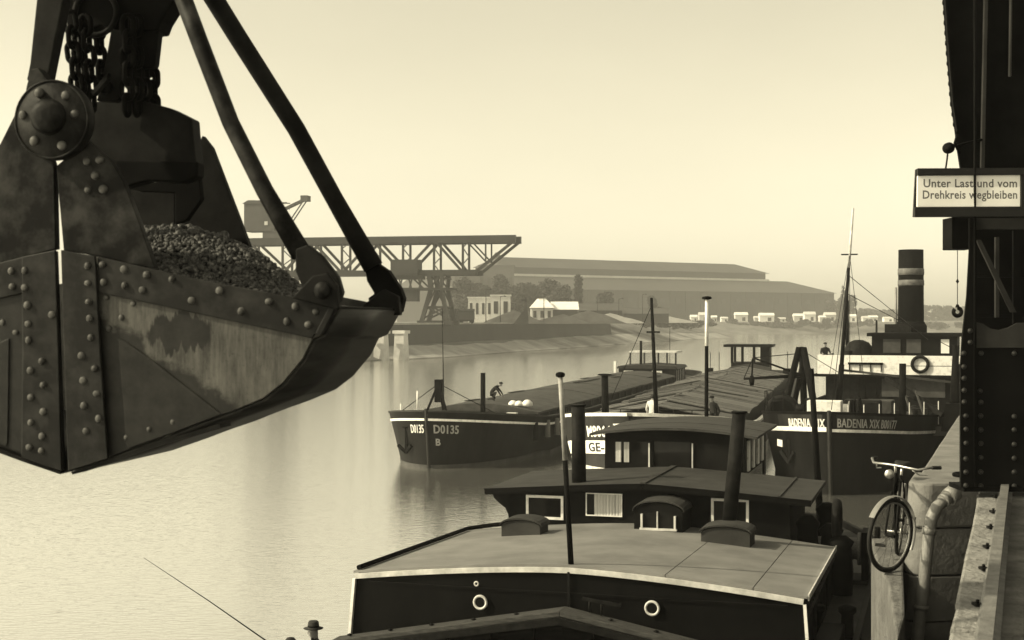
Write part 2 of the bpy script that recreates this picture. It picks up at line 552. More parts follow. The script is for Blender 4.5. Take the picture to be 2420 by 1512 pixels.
    return e, zt, s, X
gantry, g_zt, g_s, gX = bridge_crane()

def top_crane():
    base = gantry.matrix_basis @ Vector((gX(612), 2.8, g_zt+.75))
    e = empty('slewing_crane', base, gantry.rotation_euler.z, 'hazy slewing crane with box cabin riding on top of the gantry bridge', 'crane')
    s = g_s
    def Q(px, py): return ((px-612)*s, (565-py)*s)
    b = MB()
    x0, z0 = Q(592, 566); x1, _ = Q(640, 566)
    b.prism([(x0,-2,0),(x1,-2,0),(x1-.8,-2,1.4),(x1-2.3,-2,1.7),(x0+1.0,-2,2.0),(x0,-2,1.4)], [(x0,2,0),(x1,2,0),(x1-.8,2,1.4),(x1-2.3,2,1.7),(x0+1.0,2,2.0),(x0,2,1.4)])
    b.build('undercarriage', m_gantry2, e)
    xa, za = Q(545, 548); xb, zb_ = Q(622, 480)
    MB().box(xa, xb, -2.2, 2.2, za, zb_).build('machine_house', m_gantry2, e)
    MB().prism([(xa-.3,-2.5,zb_),(xb+.3,-2.5,zb_),(xb-1,-2.5,zb_+.55),(xa+1,-2.5,zb_+.7)], [(xa-.3,2.5,zb_),(xb+.3,2.5,zb_),(xb-1,2.5,zb_+.55),(xa+1,2.5,zb_+.7)]).build('roof', m_gantry2, e)
    xc, zc = Q(644, 545); xd, zd = Q(628, 515)
    MB().box(xb+.15, xc, -1.4, 1.4, zc, zd).build('driver_cab', m_gantry2, e)
    MB().box(Q(598,0)[0], Q(606,0)[0], -2.3, -2.205, Q(0,533)[1], Q(0,524)[1]).build('window', m_pale, e)
    MB().tube([(Q(604,0)[0],0,1.4),(Q(604,0)[0],0,za+.3)], 1.3, 12).build('pivot', m_gantry2, e)
    j0, jz0 = Q(624, 500); j1, jz1 = Q(700, 467)
    for y in (-.9, .9):
        MB().bar((j0,y,jz0),(j1,y,jz1),.32).build('jib_chord', m_gantry2, e)
        MB().bar((Q(645,0)[0],y,Q(0,540)[1]),(j1-.5,y,jz1-.3),.22).build('jib_chord', m_gantry2, e)
        MB().bar((xb-1,y,zb_+.2),(Q(650,0)[0],y,Q(0,478)[1]),.2).build('stay', m_gantry2, e)
    for k in range(8):
        t = k/8
        p = Vector((j0,0,jz0)).lerp(Vector((j1,0,jz1)), t)
        MB().bar((p.x,-.9,p.z),(p.x+.6,.9,p.z+.3),.15).build('lacing', m_gantry2, e)
        MB().bar((p.x,-.9,p.z),(p.x+.3,-.9,p.z-.9*(1-t)-.1),.14).build('lacing', m_gantry2, e)
    MB().box(j1-1.3, j1+.2, -1.1, 1.1, jz1-.7, jz1+.5).build('jib_head', m_gantry2, e)
top_crane()

# ------------------------------------------------------------------ great storage shed
def warehouse():
    A = Vector((-26, 620))*1.16; ang = math.atan2(.566, .824)
    e = empty('storage_shed', (A.x, A.y, 5.9), ang, 'huge long storage shed with stepped monitor roof on the far bank', 'building')
    e.scale = (1.16, 1.16, 1.16)
    L, Dp = 247.0, 50.0
    ze, zc0, zc1, zr = 15.3, 21.8, 25.8, 30.8
    b = MB(); b.box(0, L-4, 0, Dp, 0, ze); b.build('wall', m_shedwall, e)
    # lower roof with hipped right end
    o = 1.2
    lower = MB()
    lo = [(-o,-o,ze+.01),(L+o-4,-o,ze+.01),(L+o-4,Dp+o,ze+.01),(-o,Dp+o,ze+.01)]
    hi = [(0,15,zc0),(L-24,15,zc0),(L-24,Dp-15,zc0),(0,Dp-15,zc0)]
    lower.prism(lo, hi); lower.build('lower_roof', m_shedroof, e)
    MB().box(34, L-40, 15.6, Dp-15.6, zc0-.2, zc1).build('clerestory_wall', m_shedwall, e)
    up = MB()
    lo = [(33,14.4,zc1+.01),(L-38,14.4,zc1+.01),(L-38,Dp-14.4,zc1+.01),(33,Dp-14.4,zc1+.01)]
    hi = [(40,24.5,zr),(L-54,24.5,zr),(L-54,25.5,zr),(40,25.5,zr)]
    up.prism(lo, hi); up.build('monitor_roof', m_shedroof, e)
    MB().box(30, L-38, 14.6, 15.5, zc0-.25, zc0+.9).build('gutter', m_shedtrim, e)
    MB().prism([(38,23,zr-.4),(42,23,zr-.4),(42,27,zr-.4),(38,27,zr-.4)], [(39.6,24.6,zr+2.2),(40.4,24.6,zr+2.2),(40.4,25.4,zr+2.2),(39.6,25.4,zr+2.2)]).build('turret', m_shedwall, e)
    me = MB().box(-.3,.3,-.25,0,0,ze-.3).mesh('pilaster', m_shedwall)
    for k in range(24):
        link_mesh('pilaster', me, e, loc=(4+k*10.2, 0, 0))
    me = MB().box(-1.6,1.6,-.15,0.05,0,2.2).mesh('window', m_dkwin)
    for k in range(23):
        link_mesh('window', me, e, loc=(9+k*10.2, 0, 9.5))
warehouse()

# ------------------------------------------------------------------ low buildings on the far quay
def block(name, px0, px1, py0, py1, D, depth, mw, mr, label, cat='building', roof='flat', wins=0, zground=6.1, rz=0):
    a, c = pt(px0, py1, D), pt(px1, py0, D)
    wd, ht = c.x-a.x, c.z-zground
    e = empty(name, (a.x, D, zground), rz, label, cat)
    hw = ht if roof == 'flat' else ht*.62
    MB().box(0, wd, 0, depth, 0, hw).build('wall', mw, e)
    if roof == 'flat': MB().box(-.3, wd+.3, -.3, depth+.3, hw+.003, hw+.35).build('roof', mr, e)
    elif roof == 'gable':
        MB().prism([(-.5,-.5,hw+.003),(-.5,depth+.5,hw+.003),(-.5,depth/2,ht)], [(wd+.5,-.5,hw+.003),(wd+.5,depth+.5,hw+.003),(wd+.5,depth/2,ht)]).build('roof', mr, e)
    elif roof == 'hip':
        MB().prism([(-.5,-.5,hw+.003),(wd+.5,-.5,hw+.003),(wd+.5,depth+.5,hw+.003),(-.5,depth+.5,hw+.003)], [(wd*.3,depth*.45,ht),(wd*.7,depth*.45,ht),(wd*.7,depth*.55,ht),(wd*.3,depth*.55,ht)]).build('roof', mr, e)
    for k in range(wins):
        x = wd*(k+.5)/wins
        MB().box(x-wd/wins*.22, x+wd/wins*.22, -.08, .05, hw*.35, hw*.8).build('window', m_dkwin, e)
    return e
block('office_building', 1160, 1206, 699, 752, 400, 9, m_pale, m_pale, 'white flat roofed office with tall dark windows beyond the far quay', wins=2)
block('low_shed', 1106, 1163, 704, 752, 410, 8, m_cream, m_cream, 'low pale annex adjoining the white office on the far quay', wins=4)
e = block('white_hall', 1255, 1306, 705, 752, 420, 14, m_pale, m_hut, 'white hall with hipped roof and roof lantern on far quay', roof='hip', wins=3)
MB().box(2.4, 4.2, 5, 7, 4.5, 7.4).build('lantern', m_hut, e)
block('white_wing', 1306, 1364, 712, 752, 424, 12, m_shedwall, m_hut, 'dark walled wing with broad white roof beside the white hall', roof='gable')
block('goods_shed', 1370, 1470, 716, 758, 440, 12, m_shedwall, m_gantry2, 'long dark goods shed with sloping roof right of the white hall', roof='gable')
block('goods_shed', 1475, 1580, 728, 760, 450, 12, m_shedwall, m_gantry2, 'low dark goods shed behind the masts at mid picture', roof='gable')
block('works_building', 1130, 1215, 628, 740, 700, 20, m_shedroof, m_shedroof, 'pale hazy factory block behind the tip of the gantry arm', wins=5)
block('works_building', 1075, 1130, 640, 740, 690, 20, m_shedroof, m_shedwall, 'grey hazy factory block just left of the pale one', roof='gable')
for k, (a, b_, D, lab) in enumerate(((1062, 1096, 300, 'dark brown goods wagon beside the foot of the gantry tower'),
                                     (1098, 1135, 304, 'dark brown goods wagon second from the gantry tower'))):
    q = pt(a, 756, D); wd = (b_-a)*D/KPX
    e = empty('goods_wagon', (q.x-1.5, D, 6.15), R(-4), lab, 'wagon', 'goods wagons on the far quay')
    MB().box(0, wd, 0, 2.6, .9, 2.9).build('body', m_wagon, e)
    MB().prism([(-.1,-.1,2.903),(wd+.1,-.1,2.903),(wd+.1,1.3,3.3),(-.1,1.3,3.3)], [(-.1,2.7,2.903),(wd+.1,2.7,2.903),(wd+.1,1.32,3.3),(-.1,1.32,3.3)]).build('roof', m_gantry, e)
    for x in (.5, wd-.5):
        MB().lathe([(.45,-.06),(.45,.06)], 12, (x, .3, .45), 'Y').build('wheel', m_blacks, e)
        MB().lathe([(.45,-.06),(.45,.06)], 12, (x, 2.3, .45), 'Y').build('wheel', m_blacks, e)
    MB().box(.1, wd-.1, .1, 2.5, .6, .9).build('underframe', m_blacks, e)
for px, y0, y1, D, lab in ((1242, 698, 762, 330, 'dark lattice signal mast standing beside the white hall'),):
    q = pt(px, 756, D); h = (762-y0)*D/KPX
    e = empty('signal_mast', (q.x, D, 6.0), 0, lab, 'mast')
    MB().prism([(-.7,-.7,0),(.7,-.7,0),(.7,.7,0),(-.7,.7,0)], [(-.2,-.2,h),(.2,-.2,h),(.2,.2,h),(-.2,.2,h)]).build('tower', m_gantry, e)
    MB().box(-1.0,.2,-.3,.3,h-.9,h-.4).build('signal_arm', m_gantry, e)
    MB().prism([(-3,-.8,0),(-.6,-.8,0),(-.4,-.8,3.4)], [(-3,.8,0),(-.6,.8,0),(-.4,.8,3.4)]).build('stair', m_gantry, e)

# stock heaps, poles and a yard crane on the far quay
m_heap = M('stock_heap', .05, .11, .3, .95, 0, .6, 1.5); m_heap2 = M('pale_stock_heap', .2, .3, .3, .95, 0, .6, 1.5)
for px, D, r_, h_, mt, lab in ((1216, 345, 5.0, 3.2, m_heap, 'dark stock heap left of the signal mast on the far quay'),
                               (1392, 372, 6.5, 3.4, m_heap, 'dark stock heap right of the white roofed wing'),
                               (1440, 395, 6.0, 2.8, m_heap2, 'pale stock heap in front of the long goods shed'),
                               (1330, 352, 5.0, 2.4, m_heap, 'low dark heap in front of the white hall'),
                               (1560, 470, 7.0, 2.6, m_heap2, 'pale heap near the end of the far quay')):
    q = pt(px, 756, D); rg = random.Random(int(px)); b = MB(); v, f = [], []
    for i in range(6):
        for k in range(18):
            a = 2*math.pi*k/18; t = i/5
            rr = r_*(1-t)*(1+.18*math.sin(3*a+px)+rg.uniform(-.06,.06))
            v.append((rr*math.cos(a)*1.5, rr*math.sin(a), h_*(1-(1-t)**1.2)*(1+rg.uniform(-.05,.05))))
    for i in range(5):
        for k in range(18): f.append((i*18+k, i*18+(k+1)%18, (i+1)*18+(k+1)%18, (i+1)*18+k))
    o = b.add(v, f, True).build('stock_heap', mt); o.location = (q.x, D, 6.05)
    tag(o, lab, 'heap', 'stock heaps on the far quay')
for i, (px, D, h_) in enumerate(((1148,325,8),(1182,330,6.5),(1285,350,9),(1412,385,8),(1462,400,7),(1518,440,9))):
    q = pt(px, 756, D)
    e = empty('lamp_post', (q.x, D, 6.05), 0, 'thin lamp post on the far quay, '+('left of the white office','right of the white office','right of the signal mast','left of the pale heap','right of the pale heap','at the end of the harbour wall')[i], 'lamp post', 'lamp posts on the far quay')
    MB().tube([(0,0,0),(0,0,h_)], [.14,.08], 6).build('post', m_gantry, e)
    MB().tube([(0,0,h_-.1),(1.1,0,h_+.2)], .07, 6).build('lamp_arm', m_gantry, e)
    MB().lathe([(.08,.1),(.3,-.1),(.28,-.15)], 8, (1.1,0,h_+.1)).build('lamp_shade', m_gantry, e)

# white huts along the far bank
huts = [(1640,16,11),(1662,20,15),(1688,12,10),(1712,16,8),(1752,30,15),(1790,14,9),(1812,34,14),(1848,16,7),(1888,24,13),(1914,26,16),(1944,14,10),(1962,26,15),(2012,24,12),(2046,14,9),(2064,20,10),(2100,22,8)]
where = ['furthest left of the row','second from the left','third from the left, small','fourth from the left, low','fifth from the left, broad','behind the white tipped pole','widest of the row','low and pale, mid row','ninth from the left','tall, beside the ninth','narrow, left of the conifer','below the conifer','just right of the thin mast','small, near the tug funnel','next to the tug funnel','furthest right, low']
for k, (px, wpx, hpx) in enumerate(huts):
    D = 748+ (k%3)*6
    q = pt(px, 756, D); wd, h = wpx*D/KPX, hpx*D/KPX*1.45
    e = empty('white_hut', (q.x-wd/2, D, 6.0), 0, 'small white hut on the far bank, '+where[k], 'hut', 'white huts along the far bank')
    MB().box(0, wd, 0, 4, 0, h*.75).build('wall', (m_hut, m_pale, m_cream)[k%3], e)
    MB().prism([(-.2,-.3,h*.75+.003),(-.2,4.3,h*.75+.003),(-.2,2,h*1.05)], [(wd+.2,-.3,h*.75+.003),(wd+.2,4.3,h*.75+.003),(wd+.2,2,h*1.05)]).build('roof', m_pale if k%2 else m_hut, e)
    MB().box(wd*.55, wd*.8, -.06, .04, h*.1, h*.5).build('door', m_dkwin, e)

# ------------------------------------------------------------------ vegetation
def crown_mesh(name, blobs, n, leaf, mat, seed):
    rnd = random.Random(seed); b = MB()
    tot = sum(r[3]*r[4]*r[5] for r in blobs)
    for cx, cy, cz, rx, ry, rz_ in blobs:
        for _ in range(int(n*rx*ry*rz_/tot)):
            while True:
                p = Vector((rnd.uniform(-1,1), rnd.uniform(-1,1), rnd.uniform(-1,1)))
                if .35 < p.length < 1: break
            c = Vector((cx+p.x*rx, cy+p.y*ry, cz+p.z*rz_))
            u = Vector((rnd.gauss(0,1), rnd.gauss(0,1), rnd.gauss(0,.6))).normalized()
            v = u.cross(Vector((rnd.gauss(0,1), rnd.gauss(0,1), rnd.gauss(0,1)))).normalized()
            s = leaf*rnd.uniform(.6, 1.3)
            b.add([c-u*s-v*s*.5, c+u*s-v*s*.6, c+u*s*.8+v*s*.6, c-u*s*.7+v*s*.7], [(0,1,2,3)])
    return b.mesh(name, mat, recalc=False)
def trunk_mesh(h, r, seed, top=.6):
    rnd = random.Random(seed); b = MB()
    b.tube([(0,0,0),(rnd.uniform(-.1,.1),0,h*.3),(rnd.uniform(-.3,.3),rnd.uniform(-.2,.2),h*top)], [r, r*.75, r*.3], 8)
    for k in range(6):
        a = rnd.uniform(0, 6.28); z = h*rnd.uniform(.25, .55)
        b.tube([(0,0,z),(math.cos(a)*h*.12,math.sin(a)*h*.12,z+h*.12),(math.cos(a)*h*.2,math.sin(a)*h*.2,z+h*.27)], [r*.4, r*.25, r*.1], 5)
    return b.mesh('trunk', m_bark)
broad = []
for sd in range(3):
    rnd = random.Random(40+sd)
    bl = [(rnd.uniform(-2.4,2.4), rnd.uniform(-2,2), rnd.uniform(4.5,11), rnd.uniform(1.5,2.7), rnd.uniform(1.5,2.6), rnd.uniform(1.4,2.6)) for _ in range(9)]
    broad.append((crown_mesh('crown', bl, 1700, .34, m_leaf, sd), trunk_mesh(13, .35, sd)))
poplar = (crown_mesh('crown', [(0,0,4+1.9*k,1.7-.02*k*k,1.6,1.7) for k in range(7)], 1700, .34, m_leaf2, 9), trunk_mesh(17, .35, 9, .9))
conif = (crown_mesh('crown', [(0,0,2.5+1.6*k,2.9-.33*k,2.9-.33*k,1.1) for k in range(8)], 1800, .36, m_leaf2, 12), trunk_mesh(16, .3, 12, .95))
def tree(px, D, kind, sc, label, z=6.1):
    q = pt(px, 756, D)
    e = empty('tree', (q.x, D, z), random.uniform(0, 6), label, 'tree', 'trees on the far bank')
    e.scale = (sc, sc, sc)
    cm, tm = kind
    link_mesh('crown', cm, e); link_mesh('trunk', tm, e)
spots = [(1088,470,0,1.15,'hazy broad tree just right of the gantry tower'),(1122,480,1,1.2,'hazy broad tree above the low pale annex'),(1156,475,2,1.1,'hazy broad tree behind the white office'),
         (1192,482,0,1.25,'tall hazy tree right of the white office'),(1226,478,1,1.2,'hazy tree behind the signal mast'),(1262,486,2,1.2,'hazy tree above the left end of the white hall'),
         (1300,480,0,1.15,'hazy tree above the roof lantern of the white hall'),(1335,484,1,1.15,'hazy tree behind the white roofed wing'),
         (1430,500,2,.95,'small bushy tree behind the long dark goods shed'),(1545,520,0,.75,'low round tree at the right end of the goods sheds')]
for px, D, k, sc, lab in spots: tree(px, D, broad[k], sc, lab)
tree(1366, 470, poplar, .95, 'dark narrow poplar in front of the great shed')
tree(1992, 790, conif, 1.35, 'dark pointed conifer at the right end of the great shed', 6.4)
tree(1962, 800, broad[1], 1.2, 'broad tree hard against the right corner of the great shed', 6.4)
tree(2003, 805, broad[2], 1.3, 'broad tree just right of the conifer', 6.4)
bush_me = [crown_mesh('foliage', [(random.uniform(-4,4), random.uniform(-1,1), random.uniform(.6,2.0), random.uniform(1.5,3), 1.5, random.uniform(.9,1.7)) for _ in range(7)], 900, .34, m_leaf2 if k else m_leaf, 70+k) for k in range(3)]
bx = [(1500,452,6,.7,'low bush at the end of the dark harbour wall'),(1540,470,4.6,.8,'bush on the slope below the far goods shed'),(1585,500,4.5,.9,'bush on the spit right of the goods sheds'),(1622,540,4.2,.9,'bush near the tip of the spit'),(1660,590,4.4,.8,'bush behind the white tipped pole on the bank')]
names = ['left of centre', 'under the fifth hut', 'beside the widest hut', 'right of the widest hut', 'in front of the ninth hut', 'below the tall hut', 'below the conifer hut', 'behind the thin mast', 'left of the tug funnel', 'right of the tug funnel', 'behind the hanging hook']
for i, px in enumerate((1700,1735,1790,1830,1870,1905,1945,1990,2040,2210,2270)):
    bx.append((px, 739, 2.7+(i%3)*.5, .85+.25*(i%2), 'dark bank bush along the far water edge, '+names[i]))
for i, (px, D, z, sc, lab) in enumerate(bx):
    q = pt(px, 756, D)
    e = empty('bush', (q.x, D, z), 0, lab, 'bush', 'bushes along the far bank'); e.scale = (sc*1.3, sc, sc)
    link_mesh('foliage', bush_me[i%3], e)
scrub = ['left end of the hut row', 'beside the second hut', 'left of the broad fifth hut', 'right of the broad fifth hut', 'left of the widest hut', 'between the low hut and the ninth', 'left of the tall hut', 'right of the narrow hut', 'right of the conifer', 'between the two small funnel side huts']
for i, px in enumerate((1628,1676,1732,1774,1836,1868,1902,1953,1985,2055)):
    q = pt(px, 756, 744)
    e = empty('bush', (q.x, 744, 5.2), R(20*i), 'dark scrub growing between the white huts, '+scrub[i], 'bush', 'scrub between the huts'); e.scale = (.55, .7, .75+.2*(i%3))
    link_mesh('foliage', bush_me[(i+1)%3], e)
rnd = random.Random(5); wd = MB()
for _ in range(9000):
    x = rnd.uniform(120, 560); y = 1000+rnd.uniform(-14, 14)
    h = 7.5+1.5*math.sin(x*.045)+1.0*math.sin(x*.13+1)+ (2 if x < 320 else 0)
    z = 6+rnd.random()**1.1*h
    s = rnd.uniform(.8, 1.7); a = rnd.uniform(0, 3.14)
    wd.add([(x-s*math.cos(a),y-s*math.sin(a),z-s*.6),(x+s*math.cos(a),y+s*math.sin(a),z-s*.4),(x+s*.7*math.cos(a),y+s*math.sin(a)*.7,z+s*.6),(x-s*.8*math.cos(a),y-s*.8*math.sin(a),z+s*.5)], [(0,1,2,3)])
tag(wd.build('distant_wood', m_leaf, recalc=False), 'hazy belt of distant woodland along the horizon at right', 'woodland', kind='stuff')

# ------------------------------------------------------------------ haze
def haze():
    m = bpy.data.materials.new('haze_air'); m.use_nodes = True
    n, l = m.node_tree.nodes, m.node_tree.links
    n.remove(n['Principled BSDF'])
    pv = n.new('ShaderNodeVolumePrincipled')
    pv.inputs['Color'].default_value = (.97, .96, .93, 1)
    pv.inputs['Density'].default_value = .00036
    pv.inputs['Anisotropy'].default_value = .25
    l.new(pv.outputs[0], n['Material Output'].inputs['Volume'])
    h = MB().box(-1900, 1900, -200, 1660, -2.6, 46.0)
    tag(h.build('haze', m), kind='stuff')
haze()

# ------------------------------------------------------------------ vessels
class Hull:
    """bluff bowed hull, stem at the local origin, +y running aft"""
    def __init__(s, L, B, tab, bl=9.0, stern=7.0, flare=.82, p=2.4):
        s.L, s.B, s.tab, s.bl, s.st, s.fl, s.p = L, B, tab, bl, stern, flare, p
    def half(s, y, z=3.0):
        f = 1.0
        if y < s.bl: f = (1-(1-max(y,0)/s.bl)**s.p)**(1/1.7)
        if y > s.L-s.st: f = min(f, (1-((y-(s.L-s.st))/s.st)**2.6*.75))
        zt = s.top(y)
        k = s.fl+(1-s.fl)*min(1, max(0, z/zt))
        if y >= s.bl: k = 1-(1-k)*.25
        return max(.06, s.B/2*f*k)
    def rake(s, y, z):
        """the stem leans a little forward at the top"""
        return -.5*max(0, z)/s.top(0)*max(0, 1-y/s.bl)
    def top(s, y): return lerp_table(s.tab, y)
    def stations(s):
        ys = [s.bl*(t/16.0)**2 for t in range(17)]
        n = max(6, int((s.L-s.st-s.bl)/5))
        ys += [s.bl+(s.L-s.st-s.bl)*k/n for k in range(1, n+1)]
        ys += [s.L-s.st+s.st*k/7 for k in range(1, 8)]
        return ys
    def point(s, y, z, side, off=0.0):
        h = s.half(y, z)+off
        return Vector((side*h, y+s.rake(y, z)-(off if y < .4 else 0), z))
    def band(s, z0, z1, off=0.0, y0=0.0, y1=None, frac=False, thick=None):
        """strip of plating between two heights; frac: heights measured down from the rail"""
        y1 = s.L if y1 is None else y1
        b = MB()
        ys = [y for y in s.stations() if y0 <= y <= y1]
        for side in (-1, 1):
            vs_, fs_ = [], []
            for y in ys:
                t = s.top(y)
                za, zb = (t+z0, t+z1) if frac else (z0, min(z1, t))
                rows = [s.point(y, za, side, off), s.point(y, zb, side, off)]
                if thick: rows += [s.point(y, zb, side, off-thick), s.point(y, za, side, off-thick)]
                vs_ += rows
            m = 4 if thick else 2
            for i in range(len(ys)-1):
                for j in range(m if thick else 1):
                    j2 = (j+1) % m
                    fs_.append((i*m+j, (i+1)*m+j, (i+1)*m+j2, i*m+j2))
            b.add(vs_, fs_, False)
        return b
    def shell(s):
        b = MB(); ys = s.stations()
        lv = [-.6, 0, .35, .7, .85, 1.0]
        for side in (-1, 1):
            vs_, fs_ = [], []
            for y in ys:
                t = s.top(y)
                for k in lv:
                    vs_.append(s.point(y, k if k <= 0 else k*t, side))
            m = len(lv)
            for i in range(len(ys)-1):
                for j in range(m-1):
                    fs_.append((i*m+j, (i+1)*m+j, (i+1)*m+j+1, i*m+j+1))
            b.add(vs_, fs_, True)
        # transom
        y = s.L; t = s.top(y)
        b.add([s.point(y,-.6,-1), s.point(y,-.6,1), s.point(y,t,1), s.point(y,t,-1)], [(0,1,2,3)])
        b.add([s.point(0,-.6,-1), s.point(0,-.6,1), s.point(0,t,1), s.point(0,t,-1)], [(0,1,2,3)])
        return b
    def deck(s, drop=.45):
        b = MB(); ys = s.stations(); vs_, fs_ = [], []
        for y in ys:
            t = s.top(y)-drop
            a = s.point(y, t, 1); h = max(.03, abs(a.x)-.03)
            vs_ += [(-h, a.y+.05, t), (h, a.y+.05, t)]
        for i in range(len(ys)-1): fs_.append((i*2, i*2+1, i*2+3, i*2+2))
        return b.add(vs_, fs_)
    def arc(s, side, z):
        """table of (arc length from the stem, y) along the hull at height z"""
        tab, d = [(0.0, 0.0)], 0.0
        prev = s.point(0, z, side); y = 0.0
        while y < s.bl+8:
            y += .05
            p = s.point(y, z, side); d += (p-prev).length; prev = p
            tab.append((d, y))
        return tab
    def letter(s, body, size, side, d0, zoff, mat, name, parent, width=1.0, ext=.006, bold=.012):
        """lettering wrapped on the bow: d0 arc metres from the stem to its start (image left)"""
        me = text_mesh(body, size, ext, bold)
        stretch = width/max(v.co.x for v in me.vertices); w = width
        for v in me.vertices:
            x = v.co.x*stretch
            d = d0+x if side > 0 else d0+w-x
            yy = lerp_table(s.arc_cache(side), d)
            z = s.top(yy)+zoff+v.co.y
            p = s.point(yy, z, side, .025+v.co.z)
            v.co = p
        me.materials.clear(); me.materials.append(mat)
        return link_mesh(name, me, parent)
    def arc_cache(s, side):
        if not hasattr(s, '_c'): s._c = {}
        if side not in s._c: s._c[side] = s.arc(side, 2.0)
        return s._c[side]

def mast(b_name, parent, p, q, r0, r1, mat, mat2=None, split=.5, cap=None):
    p, q = Vector(p), Vector(q)
    if mat2:
        m_ = p.lerp(q, split); rm = r0+(r1-r0)*split
        o = MB().tube([p, m_], [r0, rm], 10).build(b_name, mat, parent)
        MB().tube([m_, q], [rm, r1], 10).build('white_top', mat2, o)
    else:
        o = MB().tube([p, q], [r0, r1], 10).build(b_name, mat, parent)
    if cap:
        MB().lathe([(.03,-.02),(cap,.0),(cap*1.1,.03),(cap*.9,.06),(.03,.075)], 14, tuple(q)).build('mast_cap', m_blacks, o)
    return o

def bollard(parent, x, y, z, s=1.0):
    b = MB()
    for dx in (-.22, .22):
        b.lathe([(.09*s,0),(.085*s,.34*s),(.13*s,.38*s),(.13*s,.45*s),(.05*s,.48*s)], 10, (x+dx*s, y, z))
    b.box(x-.42*s, x+.42*s, y-.14*s, y+.14*s, z, z+.05)
    return b.build('bollard', m_blacks, parent)

def winch(parent, x, y, z, s=1.0):
    o = MB().box(x-.8*s, x-.68*s, y-.35*s, y+.35*s, z+.06*s, z+.95*s).box(x+.68*s, x+.8*s, y-.35*s, y+.35*s, z+.06*s, z+.95*s).box(x-.85*s, x+.85*s, y-.4*s, y+.4*s, z, z+.08*s).build('winch', m_blacks, parent)
    MB().lathe([(.3*s,-.66*s),(.3*s,-.6*s),(.2*s,-.58*s),(.2*s,.58*s),(.3*s,.6*s),(.3*s,.66*s)], 14, (x, y, z+.6*s), 'X').build('winch_drum', m_rope, o)
    MB().lathe([(.42*s,-.05),(.42*s,.05)], 18, (x+.95*s, y, z+.6*s), 'X').build('winch_gear', m_blacks, o)
    MB().lathe([(.16*s,-.15),(.11*s,0),(.16*s,.15)], 12, (x-1.0*s, y, z+.6*s), 'X').build('winch_head', m_steel, o)
    return o

